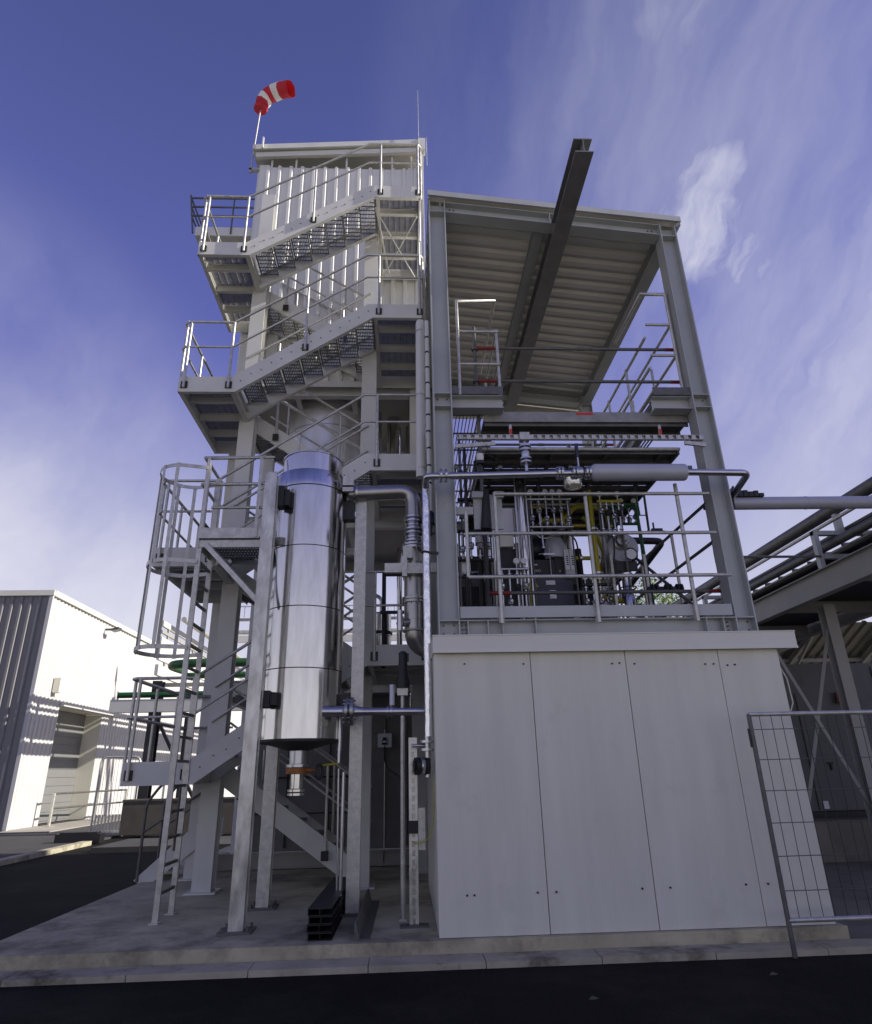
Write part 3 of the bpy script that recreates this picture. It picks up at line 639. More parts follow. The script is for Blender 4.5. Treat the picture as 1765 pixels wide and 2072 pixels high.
b = MB(); a_ = R(-108); b.bar((SC[0]+.4725*math.cos(a_), SC[1]+.4725*math.sin(a_), 3.48), (SC[0]+.4725*math.cos(R(-104)), SC[1]+.4725*math.sin(R(-104)), 4.2), .003, .012, (0, 1, 0)); b.build('lap_seam', 'steel_pipe', Z)
for z, h in ((4.70, .27), (2.30, .18)):
    b = MB(); b.box(-1.585, -1.50, 7.50, 7.66, z, z+h); b.box(-1.52, -1.44, 7.55, 7.72, z+.03, z+h-.03); b.build('mounting_lug', 'dark', Z)
    b = MB(); b.box(-.80, -.66, 7.98, 8.12, z, z+h); b.build('mounting_lug', 'dark', Z)
for x, y, z1, m in ((-1.64, 7.43, 5.07, 'galv_spangle'), (-1.63, 8.62, 5.0, 'galv'), (-.575, 8.12, 5.2, 'galv')):
    b = MB(); b.ibeam((x, y, .22), (x, y, z1), .14, .145, .011, .008, (0, 1, 0)); b.box(x-.067, x-.062, y-.058, y+.058, .22, z1); b.box(x+.062, x+.067, y-.058, y+.058, .22, z1)
    lg = b.build('post', m, Z)
    b = MB(); b.box(x-.16, x+.16, y-.14, y+.14, .2, .222)
    for sx in (-.12, .12):
        for sy in (-.1, .1): b.tube((x+sx, y+sy, .222), (x+sx, y+sy, .26), .014, 6)
    b.build('base_plate', 'galv_dark', lg)
b = MB(); b.box(-1.60, -.62, 8.56, 8.66, 4.4, 4.5); b.build('cross_member', 'galv', Z)
for x0, x1, y0, y1 in ((-1.74, -1.62, 7.62, 8.1), (-.80, -.66, 7.75, 8.2)):
    b = MB(); b.box(x0, x1, y0, y1, 5.06, 5.085); b.box(x0, x1, y0, y0+.012, 5.0, 5.22); b.build('ring_lug', 'galv', Z)
# discharge valve under the cone
b = MB(); b.tube((*SC, 1.72), (*SC, 1.87), .10, 20); flange(b, (*SC, 1.70), (0, 0, 1), .135, .03); dv = b.build('discharge_neck', 'steel_pipe', Z)
b = MB(); flange(b, (*SC, 1.645), (0, 0, 1), .13, .06); b.tube((SC[0]+.1, SC[1]-.05, 1.65), (SC[0]+.26, SC[1]-.12, 1.65), .02, 10); b.build('valve_body', 'orange', dv)
b = MB(); b.path([(SC[0]+.27+.075*math.cos(t*math.pi/8)*.5, SC[1]-.17+.02*math.cos(t*math.pi/8), 1.63+.075*math.sin(t*math.pi/8)) for t in range(16)], .014, 8, True); b.box(SC[0]+.26, SC[0]+.28, 7.87, 7.89, 1.56, 1.70); b.build('handwheel', 'black', dv)
b = MB(); b.tube((*SC, 1.46), (*SC, 1.61), .075, 18); flange(b, (*SC, 1.44), (0, 0, 1), .10, .025); flange(b, (*SC, 1.40), (0, 0, 1), .10, .025); b.build('outlet_spigot', 'stainless', dv)
b = MB(); b.tube((-1.0, 7.95, 1.69), (-.76, 7.95, 1.715), .012, 8); b.build('lever', 'yellow', dv)
b = MB(); b.tube((-.755, 7.95, 1.85), (-.755, 7.95, 2.23), .028, 12); b.tube((-.755, 7.95, 1.72), (-.755, 7.95, 1.85), .02, 10); b.tube((-.735, 7.97, .3), (-.755, 7.95, 1.66), .012, 8); b.tube((-.70, 7.97, .3), (-.70, 7.97, 1.62), .02, 8); b.build('drain_pipe', 'steel_pipe', Z)

# overflow duct from the silo top to the tower edge
D = thing('exhaust_duct', (.1, 8.0, 2.95), 'matt grey duct bending from the silo collar down past the tower edge', 'duct')
b = MB(); b.path([(-.72, 8.02, 5.075), (.115, 8.0, 5.105), (.115, 8.0, 4.72)], .10, 20, rad=.26); dd = b.build('duct_bend', 'duct', D)
b = MB(); flange(b, (-.70, 8.02, 5.076), (1, 0, 0), .14, .05); flange(b, (-.63, 8.02, 5.078), (1, 0, 0), .125, .03); bolts(b, (-.68, 8.02, 5.076), (1, 0, 0), .125, 10); b.build('flange', 'steel_pipe', D)
b = MB(); pr = []
for k in range(8): z = 4.74-k*.055; pr += [(.085, z), (.118 if k in (0, 1, 3, 4, 6, 7) else .1, z-.014), (.118 if k in (0, 1, 3, 4, 6, 7) else .1, z-.034), (.085, z-.05)]
b.lathe((.115, 8.0, 0), pr[::-1], 28); bl = b.build('bellows', 'steel_pipe', D)
b = MB(); b.tube((.115, 8.0, 4.10), (.115, 8.0, 4.30), .085, 20); b.build('shield', 'galv_spangle', bl)
b = MB(); b.tube((.115, 8.0, 3.35), (.115, 8.0, 4.10), .125, 24); b.path([(.115, 8.0, 3.38), (.115, 8.0, 3.08), (.35, 8.2, 3.0)], .12, 20, rad=.2); b.build('lower_duct', 'duct', D)
b = MB(); b.path([(.115+.135*math.cos(t*math.pi/10), 8.0+.135*math.sin(t*math.pi/10), 3.22) for t in range(20)], .014, 8, True); b.build('clamp_ring', 'galv', D)
b = MB(); b.box(-.25, .40, 7.84, 7.90, 3.93, 4.05); b.box(-.02, .24, 7.78, 8.12, 3.90, 3.925); b.box(-.03, .03, 7.77, 7.838, 3.86, 4.12); b.build('support_bracket', 'galv', D)
b = MB(); b.path([(-.3, 9.2, 2.95), (-.3, 9.2, 4.3), (.25, 9.2, 4.3)], .03, 8); b.box(-.35, .3, 9.1, 9.15, 3.7, 3.74); b.build('support_frame', 'dark', D)

b = MB(); flange(b, (.115, 8.0, 4.29), (0, 0, 1), .15, .03); flange(b, (.115, 8.0, 4.33), (0, 0, 1), .15, .025); bolts(b, (.115, 8.0, 4.31), (0, 0, 1), .128, 10, .01, .1); b.build('flange', 'steel_pipe', D)
b = MB(); b.box(-.02, .10, 7.78, 7.88, 4.10, 4.26); b.tube((.04, 7.83, 4.18), (.04, 7.98, 4.18), .03, 10); b.build('actuator_box', 'galv', D)
b = MB(); b.lathe((.345, 7.95, 0), [(.045, 4.62), (.05, 4.64), (.05, 4.76), (.03, 4.79)], 16); b.tube((.345, 7.95, 4.45), (.345, 7.95, 4.62), .02, 8); b.build('sensor_cap', 'navy', D)
b = MB(); flange(b, (.115, 8.0, 3.62), (0, 0, 1), .155, .03); flange(b, (.115, 8.0, 3.58), (0, 0, 1), .155, .03); bolts(b, (.115, 8.0, 3.60), (0, 0, 1), .14, 10, .01, .1); b.build('flange', 'duct', D)
b = MB(); b.tube((-.03, 7.88, 3.30), (.06, 7.94, 3.32), .05, 12); b.tube((-.06, 7.87, 3.2), (-.06, 7.87, 3.45), .035, 10); b.build('side_valve', 'steel_pipe', D)
# lower transfer pipe with flange pair, actuated valve
D = thing('transfer_pipe', (-.3, 7.7, 2.2), 'shiny flanged pipe leaving the foot of the silo towards the white building', 'pipe')
b = MB(); b.tube((-.93, 7.72, 2.262), (-.62, 7.7, 2.257), .062, 18); b.tube((-.60, 7.7, 2.256), (-.47, 7.7, 2.252), .07, 18, .045); b.tube((-.47, 7.7, 2.252), (.25, 7.7, 2.243), .043, 18); b.build('pipe_run', 'steel_pipe', D)
b = MB(); flange(b, (-.66, 7.7, 2.257), (1, 0, 0), .145, .03); flange(b, (-.60, 7.7, 2.256), (1, 0, 0), .155, .035); bolts(b, (-.63, 7.7, 2.256), (1, 0, 0), .125, 10, .01, .14); b.build('flange', 'duct', D)
b = MB(); flange(b, (-.16, 7.7, 2.247), (1, 0, 0), .065, .02); flange(b, (-.20, 7.7, 2.247), (1, 0, 0), .065, .02); b.build('flange', 'steel_pipe', D)
b = MB(); b.tube((-.03, 7.7, 2.28), (-.03, 7.7, 2.42), .022, 10); b.box(-.09, .03, 7.66, 7.74, 2.42, 2.50); b.build('valve_yoke', 'galv', D)
b = MB(); b.lathe((-.025, 7.7, 0), [(.075, 2.50), (.08, 2.55), (.06, 2.68), (.05, 2.80), (.05, 2.90), (.03, 2.92)], 16); b.box(.02, .045, 7.69, 7.71, 2.80, 2.90); b.build('actuator', 'black', D)
b = MB(); b.tube((-.03, 7.7, .22), (-.03, 7.7, 2.20), .026, 12); b.box(-.07, .01, 7.66, 7.74, .2, .22); b.build('support_tube', 'galv', D)
b = MB(); b.tube((-.15, 7.76, 2.32), (-.15, 7.76, 2.55), .03, 10); b.build('sensor', 'whitebox', D)

# crinkled foil pipe riser with its valve stack
D = thing('foil_riser_pipe', (.258, 7.3, 1.6), 'bright crinkled foil wrapped riser along the left edge of the canopy frame', 'pipe')
b = MB(); b.tube((.252, 7.28, 1.95), (.262, 7.28, 4.86), .046, 18); b.build('foil_wrap', 'foil', D)
b = MB(); b.tube((.252, 7.28, 3.985), (.256, 7.28, 4.01), .055, 14); b.box(.25, .40, 7.27, 7.29, 3.98, 4.01); b.build('pipe_clip', 'dark', D)
b = MB(); flange(b, (.235, 7.28, 1.90), (0, 0, 1), .075, .025); flange(b, (.235, 7.28, 1.82), (0, 0, 1), .075, .025); b.tube((.235, 7.28, 1.55), (.235, 7.28, 1.95), .03, 12); b.tube((.08, 7.26, 1.86), (.235, 7.28, 1.86), .015, 8); b.build('valve_stack', 'steel_pipe', D)
b = MB(); b.tube((.10, 7.24, 1.66), (.24, 7.28, 1.66), .085, 20); b.tube((.095, 7.24, 1.66), (.10, 7.24, 1.66), .06, 16); b.build('pump_motor', 'dark', D)
b = MB(); b.lathe((.168, 7.262, 1.66), [(.086, -.02), (.089, -.015), (.089, .015), (.086, .02)], 20, (.14, .04, 0)); b.build('motor_ring', 'steel_pipe', D)
b = MB(); b.path([(.30, 7.28, 1.62), (.29, 7.2, 1.2), (.24, 7.2, .98), (.12, 7.28, .93), (.06, 7.4, .95)], .006, 6, rad=.15); b.build('earth_cable', 'cable_y', D)

# white downpipe on the tower edge
D = thing('white_downpipe', (.235, 8.35, 5.45), 'smooth white downpipe hanging on the tower right edge above the duct', 'pipe')
b = MB(); b.tube((.235, 8.35, 5.47), (.255, 8.35, 8.12), .068, 20); b.lathe((.255, 8.35, 0), [(.068, 8.12), (.055, 8.165), (.02, 8.18)], 20); b.build('pipe_shell', 'clad', D)
b = MB()
for z in (5.6, 6.8, 7.95): b.tube((.245, 8.35, z), (.245, 8.35, z+.02), .074, 20); b.box(.31, .385, 8.34, 8.36, z, z+.02)
b.box(.375, .39, 8.33, 8.37, 5.5, 8.15); b.build('pipe_clip', 'galv', D)
D = thing('strapped_cable_pipe', (.36, 8.1, 5.2), 'thin pale pipe with dark straps between downpipe and canopy column', 'pipe')
b = MB(); b.tube((.345, 8.2, 4.9), (.352, 8.2, 8.05), .03, 12); b.build('pipe_shell', 'clad', D)
for i in range(10):
    b = MB(); b.tube((.349, 8.2, 5.3+i*.27), (.349, 8.2, 5.325+i*.27), .033, 12); b.build('strap', 'black', D)

# perforated strut post
D = thing('strut_post', (.08, 7.42, .2), 'perforated galvanised strut post on a foot plate left of the white building', 'strut post')
b = MB(); b.box(.035, .04, 7.40, 7.44, .215, 1.95); b.box(.12, .125, 7.40, 7.44, .215, 1.95); b.box(.04, .12, 7.436, 7.44, .215, 1.95)
for i in range(20):
    z = .25+i*.085; b.box(.04, .065, 7.40, 7.404, z-.03, z+.055); b.box(.095, .12, 7.40, 7.404, z-.03, z+.055); b.box(.065, .095, 7.40, 7.404, z+.02, z+.055)
b.build('slotted_channel', 'galv_spangle', D)
b = MB(); b.box(-.06, .22, 7.33, 7.5, .2, .214); b.build('foot_plate', 'galv_dark', D)
b = MB(); b.box(.13, .20, 7.37, 7.376, .87, 1.26)
for z in (.95, 1.05, 1.18): b.tube((.165, 7.37, z), (.165, 7.355, z), .012, 6)
b.build('clamp_plate', 'galv', D)
b = MB(); b.box(.03, .13, 7.38, 7.398, 1.02, 1.14); b.build('rubber_pad', 'black', D)

# switch box with cable
D = thing('switch_box', (-.35, 11.86, 2.1), 'small white square switch box with black rotary handle behind the silo leg', 'switch box')
b = MB(); b.box(-.47, -.235, 11.83, 11.90, 2.01, 2.235); b.build('enclosure', 'whitebox', D)
b = MB(); b.box(-.40, -.31, 11.80, 11.829, 2.05, 2.13); b.box(-.385, -.325, 11.79, 11.829, 2.13, 2.17); b.build('rotary_handle', 'black', D)
b = MB(); b.box(-.39, -.32, 11.795, 11.7995, 2.085, 2.115); b.build('handle_label', 'label', D)
b = MB(); b.path([(-.355, 11.84, 2.05), (-.355, 11.8, 1.8), (-.28, 11.0, 1.66), (-.05, 8.6, 1.54), (.08, 7.5, 1.58), (.12, 7.3, 1.64)], .011, 6, rad=.3); b.build('cable', 'black', D)
b = MB(); b.box(-.365, -.345, 11.9, 11.95, .25, 2.3); b.build('mounting_strip', 'galv', D)

# stacked steel channels and a loose angle bar on the slab
for i in range(4):
    b = MB(); z = .2+.032+i*.0635; x = -.79+.006*(-1)**i
    b.channel((x-.11, 6.95+.01*i, z), (x-.09+.03*i*.2, 9.05-.04*i, z), .06, .22, .006, flip=1); b.box(x-.005, x+.0, 6.98, 9.0, z-.024, z+.024)
    solo(b, 'steel_channel', 'dark', (-.79, 6.95, z-.032), ('bottom dark steel channel of the stack lying on the slab', 'second lowest dark steel channel of the stack on the slab', 'third dark steel channel up in the stack on the slab', 'topmost dark steel channel of the stack on the slab')[i], 'steel channel', 'steel channels stacked on the slab')
b = MB(); b.plate([(-.47, 6.9, .2), (-.33, 6.88, .2), (-.33, 6.88, .215), (-.42, 6.89, .215), (-.455, 6.90, .34), (-.47, 6.9, .34)], (.02, 1.9, 0)); solo(b, 'angle_bar', 'galv_dark', (-.41, 6.9, .2), 'loose grey angle bar lying on the slab by the silo leg', 'angle bar')

# ================================================================== CAGED LADDER AND SILO PLATFORM
A = thing('caged_ladder', (-2.6, 8.2, .2), 'galvanised ladder with safety cage hoops at the left front of the stair tower', 'ladder')
for y in (7.95, 8.45):
    b = MB(); b.bar((-2.6, y, .21), (-2.6, y, 5.5), .03, .06, (1, 0, 0)); b.box(-2.65, -2.55, y-.05, y+.05, .2, .212); b.build('side_rail', 'galv', A)
for i in range(17):
    b = MB(); b.bar((-2.6, 7.965, .47+i*.262), (-2.6, 8.435, .47+i*.262), .03, .03); b.build('rung', 'galv_dark', A)
def hoop(z, sag=0):
    mb = MB(); n = 18; c = (-2.93, 8.2); r = .37; ring = []
    pts = [(-2.6, 7.93)]+[(c[0]-.0+r*math.cos(math.pi/2+math.pi*k/n-math.pi)*-1*(-1), c[1]+r*math.sin(math.pi/2+math.pi*k/n)) for k in range(0)]
    arc = [(c[0]+r*math.cos(t), c[1]+r*math.sin(t)) for t in [R(270-180*k/n) for k in range(n+1)]]
    pl = [(-2.6, 7.92)]+[(x, y) for x, y in arc]+[(-2.6, 8.48)]
    vs = []
    for k, (x, y) in enumerate(pl):
        a_, q = pl[max(k-1, 0)], pl[min(k+1, len(pl)-1)]; d = V((q[0]-a_[0], q[1]-a_[1], 0)).normalized(); nn = V((d.y, -d.x, 0))
        zz_ = z+sag*max(0, (-2.6-x))
        for o, h in ((.003, -.025), (.003, .025), (-.003, .025), (-.003, -.025)): vs.append(V((x, y, zz_+h))+nn*o)
    m = len(pl); mb.add(vs, [[k*4+j, k*4+(j+1) % 4, (k+1)*4+(j+1) % 4, (k+1)*4+j] for k in range(m-1) for j in range(4)]+[[0, 1, 2, 3], [m*4-4, m*4-3, m*4-2, m*4-1]])
    return mb
for z in (3.05, 4.12, 5.42): hoop(z).build('cage_hoop', 'galv', A)
for t in (180, 128, 232, 95, 265):
    x, y = -2.93+.376*math.cos(R(t)), 8.2+.376*math.sin(R(t)); b = MB(); b.bar((x, y, 3.02), (x, y, 5.45), .045, .006, (math.cos(R(t)), math.sin(R(t)), 0)); b.build('cage_strap', 'galv', A)
A = thing('service_platform', (-2.2, 8.3, 4.3), 'small galvanised service platform at the head of the caged ladder beside the silo', 'platform')
b = MB(); b.box(-2.62, -1.72, 7.90, 7.912, 4.42, 4.56); b.box(-2.62, -1.72, 8.72, 8.732, 4.42, 4.56); b.box(-2.62, -2.608, 7.913, 8.719, 4.3, 4.42); b.box(-1.732, -1.72, 7.913, 8.719, 4.42, 4.56); b.channel((-2.62, 7.93, 4.36), (-1.72, 7.93, 4.36), .1, .05, .007, flip=-1); b.build('platform_frame', 'galv', A)
b = MB()
for i in range(22): b.box(-2.60+i*.04, -2.594+i*.04, 7.915, 8.715, 4.40, 4.43)
for i in range(8): b.box(-2.6, -1.74, 7.93+i*.11, 7.936+i*.11, 4.405, 4.428)
b.build('grating', 'galv_dark', A)
gr = MB()
for h in (5.58, 5.19, 4.85):
    gr.path([(-2.66, 8.72, h), (-2.66, 7.96, h) if h != 4.85 else (-2.66, 8.3, h), (-1.74, 7.93, h)] if h > 5 else [(-2.5, 7.93, h), (-1.74, 7.93, h)], .02, 10)
gr = gr.build('guard_rail', 'galv', A)
for x, y in ((-2.60, 7.93), (-1.90, 7.89), (-2.64, 8.7), (-1.77, 8.75)):
    b = MB(); b.bar((x, y, 4.43), (x, y, 5.58), .04, .012, (0, 1, 0)); b.build('post', 'galv', gr)
b = MB(); b.bar((-2.5, 7.92, 4.33), (-1.71, 7.6, 3.5), .06, .06); b.build('diagonal_strut', 'galv', A)
b = MB(); b.bar((-1.74, 7.55, 4.36), (-1.74, 8.6, 4.36), .08, .1); b.build('support_arm', 'galv', A)

# ================================================================== MACHINES ON THE DECK
def pipeset(name, label, runs, m, org, cat='pipes', fl=()):
    o = thing(name, org, label, cat)
    for pts, r_ in runs:
        b = MB(); b.path(pts, r_, 12, rad=r_*2.5); b.build('pipe_run', m, o)
    for c, ax, r_ in fl:
        b = MB(); flange(b, c, ax, r_, .03); b.build('flange', 'steel_pipe', o)
    return o
# main process line with silencer in front of the columns
D = thing('process_pipe', (2.2, 7.05, 4.9), 'long grey process pipe with violet grey silencer crossing both front columns', 'pipe')
b = MB(); b.path([(.262, 7.25, 4.84), (.262, 7.05, 4.885), (.45, 7.05, 4.885), (2.30, 7.05, 4.93)], .042, 16, rad=.06); b.build('pipe_run', 'steel_pipe', D)
b = MB(); b.path([(3.42, 7.05, 4.935), (4.22, 7.05, 4.925), (4.30, 7.7, 4.86), (4.32, 8.0, 4.80)], .042, 16, rad=.10); b.build('pipe_run', 'steel_pipe', D)
b = MB(); b.lathe((2.30, 7.05, 4.932), [(.045, -.10), (.088, -.02), (.102, 0), (.105, .01), (.105, 1.11), (.098, 1.13), (.045, 1.14)], 32, (1, 0, 0)); b.build('silencer', 'silencer', D)
for x in (.44, .50, 1.86, 1.90, 2.04, 2.08, 2.20, 2.24):
    b = MB(); flange(b, (x, 7.05, 4.89+(x-.45)*.024), (1, 0, 0), .085, .022, 16); bolts(b, (x, 7.05, 4.89+(x-.45)*.024), (1, 0, 0), .068, 6, .009, .05); b.build('flange', 'steel_pipe', D)
b = MB(); b.lathe((2.12, 7.05, 4.93), [(.04, -.06), (.075, -.03), (.075, .03), (.04, .06)], 16, (1, 0, 0)); b.tube((2.12, 7.05, 4.98), (2.12, 7.05, 5.16), .012, 8); b.build('ball_valve', 'steel_pipe', D)
b = MB(); b.box(2.10, 2.135, 7.03, 7.07, 5.14, 5.32); b.build('valve_lever', 'navy', D)
b = MB(); b.tube((1.48, 7.05, 4.95), (1.48, 7.05, 5.36), .022, 12)
for z in (5.05, 5.10, 5.22, 5.27): b.tube((1.48, 7.05, z), (1.48, 7.05, z+.022), .075, 16)
b.lathe((1.48, 7.05, 0), [(.05, 5.12), (.055, 5.17), (.05, 5.22)], 16); br = b.build('valve_branch', 'steel_pipe', D)
b = MB(); b.box(1.42, 1.54, 7.0, 7.10, 5.36, 5.46); b.build('transmitter_head', 'galv', br)
b = MB(); b.tube((.92, 7.08, 4.93), (.92, 7.08, 5.06), .016, 8); b.box(.88, .965, 7.04, 7.12, 5.06, 5.10); b.build('instrument', 'dark', D)
b = MB(); b.tube((.925, 7.08, 5.10), (.925, 7.08, 5.19), .045, 14); b.build('gauge_cap', 'white_cloth', D)
b = MB(); b.path([(.93, 7.08, 5.12), (1.10, 7.1, 5.05), (1.16, 7.1, 5.13), (1.05, 7.14, 5.2), (1.03, 7.2, 5.4)], .004, 5, rad=.1); b.build('signal_cable', 'black', D)
b = MB()
for x in (.62, 1.16, 2.02, 3.5): b.box(x-.025, x+.025, 7.04, 7.06, 4.98, 5.02); b.box(x-.01, x+.01, 7.06, 7.3, 4.985, 5.0)
b.build('pipe_hanger', 'galv_dark', D)

D = thing('support_stand', (1.05, 7.5, 3.25), 'grey welded bracket stand under the process pipe near the left column', 'bracket')
b = MB(); b.box(.86, 1.22, 7.46, 7.49, 4.36, 4.82); b.box(.84, 1.0, 7.40, 7.455, 4.76, 4.84); b.box(1.12, 1.24, 7.40, 7.455, 4.76, 4.84); b.build('plate', 'frame', D)
b = MB(); b.tube((1.0, 7.42, 4.34), (1.02, 7.42, 4.86), .07, 12, .04); b.build('cone', 'dark', D)
b = MB(); b.box(.63, .85, 7.42, 7.47, 4.54, 4.64); b.build('arm', 'frame', D)
b = MB(); b.tube((.99, 7.5, 3.25), (.99, 7.5, 4.36), .028, 12); b.build('leg', 'dark', D)

D = thing('control_cabinet', (1.39, 8.3, 3.25), 'tall white control cabinet door seen behind the left of the front railing', 'cabinet')
b = MB(); b.box(1.27, 1.50, 8.3, 8.5, 4.6, 4.97); b.build('door', 'whitebox', D)
b = MB(); b.box(1.30, 1.49, 8.31, 8.49, 4.42, 4.597); b.build('lower_door', 'trim', D)
b = MB(); b.box(1.20, 1.225, 8.32, 8.36, 3.25, 4.97); b.box(1.235, 1.26, 8.32, 8.36, 3.25, 4.97); b.box(1.51, 1.53, 8.32, 8.36, 3.25, 4.97); b.build('frame', 'galv', D)
b = MB(); b.box(1.28, 1.52, 8.38, 8.6, 3.25, 4.41); b.build('housing', 'dark', D)

D = thing('insulated_riser', (1.62, 8.25, 3.25), 'pair of bright insulated risers standing behind the front railing', 'pipe')
b = MB(); b.tube((1.61, 8.25, 3.9), (1.61, 8.25, 5.85), .062, 18); b.lathe((1.61, 8.25, 0), [(.03, 3.80), (.062, 3.92)], 18); b.build('insulation', 'stainless', D)
b = MB(); b.tube((1.61, 8.25, 3.25), (1.61, 8.25, 3.85), .03, 12); flange(b, (1.61, 8.25, 3.5), (0, 0, 1), .06); flange(b, (1.61, 8.25, 3.44), (0, 0, 1), .06); b.build('lower_pipe', 'steel_pipe', D)
b = MB(); b.tube((1.70, 8.32, 3.25), (1.70, 8.32, 5.8), .018, 10); b.tube((1.53, 8.2, 3.25), (1.53, 8.2, 5.8), .014, 10); b.build('tracer_pipe', 'steel_pipe', D)

D = thing('compressor', (2.05, 8.95, 3.25), 'dark blue compressor set with white finned box and warning triangle on deck', 'compressor')
b = MB(); b.box(1.74, 2.36, 8.75, 9.35, 3.70, 4.12); lo = b.build('lower_housing', 'navy', D)
b = MB(); b.box(1.76, 2.13, 8.76, 9.3, 4.14, 4.37); b.box(2.14, 2.26, 8.78, 9.3, 4.16, 4.40); b.build('upper_housing', 'black', D)
b = MB(); b.box(1.70, 2.45, 8.7, 9.5, 3.25, 3.32); b.box(1.78, 1.86, 8.75, 9.4, 3.32, 3.70); b.box(2.25, 2.33, 8.75, 9.4, 3.32, 3.70); b.box(1.9, 2.2, 8.9, 9.3, 3.32, 3.69); b.build('base_frame', 'dark', D)
b = MB(); b.lathe((2.17, 8.85, 0), [(.14, 4.405), (.15, 4.45), (.15, 4.62), (.12, 4.70), (.05, 4.73)], 24); b.build('air_filter', 'silencer', D)
b = MB(); b.lathe((1.92, 9.1, 4.62), [(.1, -.25), (.19, -.2), (.19, .2), (.1, .25)], 24, (1, .2, 0)); b.build('drive_motor', 'navy', D)
for k in range(2):
    b = MB(); x = 2.265+k*.075; b.box(x, x+.065, 8.70, 8.745, 4.20, 4.50); fb = b.build('finned_box', 'whitebox', D)
    for q in range(5):
        b = MB(); b.box(x+.02, x+.05, 8.696, 8.699, 4.27+q*.03, 4.285+q*.03); b.build('vent_slot', 'black', fb)
b = MB(); b.box(2.265, 2.41, 8.70, 8.745, 4.08, 4.195); b.build('terminal_box', 'frame', D)
b = MB(); b.add([(1.79, 8.748, 3.97), (1.87, 8.748, 3.97), (1.83, 8.748, 4.045)], [(0, 1, 2)]); b.build('warning_triangle', 'warn', lo)
b = MB(); b.add([(1.815, 8.7465, 3.98), (1.845, 8.7465, 3.98), (1.83, 8.7465, 4.02)], [(0, 1, 2)]); b.build('warning_symbol', 'black', lo)
b = MB(); b.box(1.98, 2.11, 8.745, 8.749, 4.0, 4.06); b.build('name_plate', 'label', lo)
b = MB(); b.box(2.02, 2.11, 8.745, 8.749, 3.80, 3.92); b.build('data_plate', 'label', lo)
text('LEXO', .05, 'label', D, (1.86, 8.757, 4.19)); text('0', .045, 'label', D, (2.20, 8.777, 4.19))
b = MB(); b.box(1.80, 1.88, 8.753, 8.758, 4.285, 4.305); b.build('badge', 'label', D)
b = MB(); b.tube((2.06, 8.72, 4.12), (2.06, 8.72, 4.55), .006, 6); b.box(1.97, 2.13, 8.70, 8.74, 4.42, 4.45); b.tube((1.9, 8.72, 4.44), (2.2, 8.72, 4.46), .008, 6); b.build('gauge_line', 'steel_pipe', D)

pipeset('yellow_gas_pipes', 'yellow painted gas pipework winding around the compressor set', [
 ([(1.72, 8.6, 3.3), (1.74, 8.6, 5.1), (2.05, 8.6, 5.12)], .018), ([(2.28, 8.7, 5.3), (2.30, 8.7, 4.86), (2.72, 8.7, 4.86)], .022),
 ([(2.0, 8.9, 5.02), (2.35, 8.9, 5.02), (2.55, 8.9, 5.25), (2.85, 8.9, 5.22), (3.0, 8.9, 5.22), (3.05, 8.9, 4.9)], .038), ([(2.68, 8.55, 5.35), (2.68, 8.55, 3.75), (3.1, 8.55, 3.68)], .032),
 ([(2.45, 8.8, 4.4), (2.68, 8.8, 4.4)], .03), ([(2.70, 9.1, 5.15), (2.85, 9.1, 5.0), (3.0, 9.2, 4.6), (3.0, 9.6, 4.2)], .03)], 'yellow', (2.4, 8.7, 3.25),
 fl=(((2.25, 8.9, 5.02), (1, 0, 0), .07), ((2.68, 8.55, 4.75), (0, 0, 1), .06), ((2.68, 8.55, 4.1), (0, 0, 1), .06), ((2.52, 8.8, 4.4), (1, 0, 0), .06)))
pipeset('green_water_pipes', 'green painted pipework above the round heat exchanger end', [
 ([(2.95, 8.6, 4.85), (3.05, 8.6, 5.1), (3.25, 8.6, 5.15), (3.36, 8.6, 5.15), (3.38, 8.6, 4.3), (3.40, 8.55, 3.3)], .022), ([(2.9, 8.9, 5.05), (3.2, 8.9, 5.25), (3.35, 9.2, 5.3)], .03), ([(3.32, 8.4, 4.9), (3.30, 8.4, 5.35)], .014), ([(3.36, 8.9, 4.83), (3.62, 8.9, 4.83), (3.63, 8.9, 5.5)], .018)],
 'deep_green', (3.2, 8.6, 3.25), fl=(((3.15, 8.6, 5.13), (1, 0, 0), .055),))
D = thing('heat_exchanger', (3.1, 8.7, 3.25), 'round grey heat exchanger drum end with flanged nozzle behind the railing', 'heat exchanger')
b = MB(); b.lathe((3.09, 8.6, 4.49), [(.205, 0), (.215, .01), (.215, .05), (.19, .06), (.19, 1.3), (.1, 1.4)], 40, (.12, 1, 0)); b.build('drum', 'silencer', D)
b = MB(); b.lathe((3.07, 8.60, 4.56), [(.085, -.16), (.09, -.15), (.09, -.06), (.11, -.05), (.11, -.005)], 24, (.12, 1, 0)); b.lathe((3.065, 8.43, 4.56), [(.03, -.03), (.04, 0)], 16, (.12, 1, 0)); b.build('nozzle', 'duct', D)
b = MB(); b.lathe((3.12, 8.42, 4.33), [(.075, -.02), (.08, 0), (.08, .02), (.07, .03)], 24, (0, 1, 0)); b.build('pressure_gauge', 'label', D)
b = MB(); b.path([(3.12+.085*math.cos(t*math.pi/10), 8.40, 4.33+.085*math.sin(t*math.pi/10)) for t in range(20)], .01, 8, True); b.build('gauge_ring', 'black', D)
b = MB(); b.lathe((3.03, 8.45, 0), [(.06, 3.3), (.075, 3.4), (.075, 3.75), (.05, 3.8), (.05, 4.0), (.085, 4.02), (.085, 4.06), (.04, 4.08)], 20); b.build('sight_vessel', 'stainless', D)
b = MB()
for x in (2.86, 3.33): b.box(x-.018, x+.018, 8.48, 8.52, 3.25, 4.35)
b.build('leg', 'galv', D)
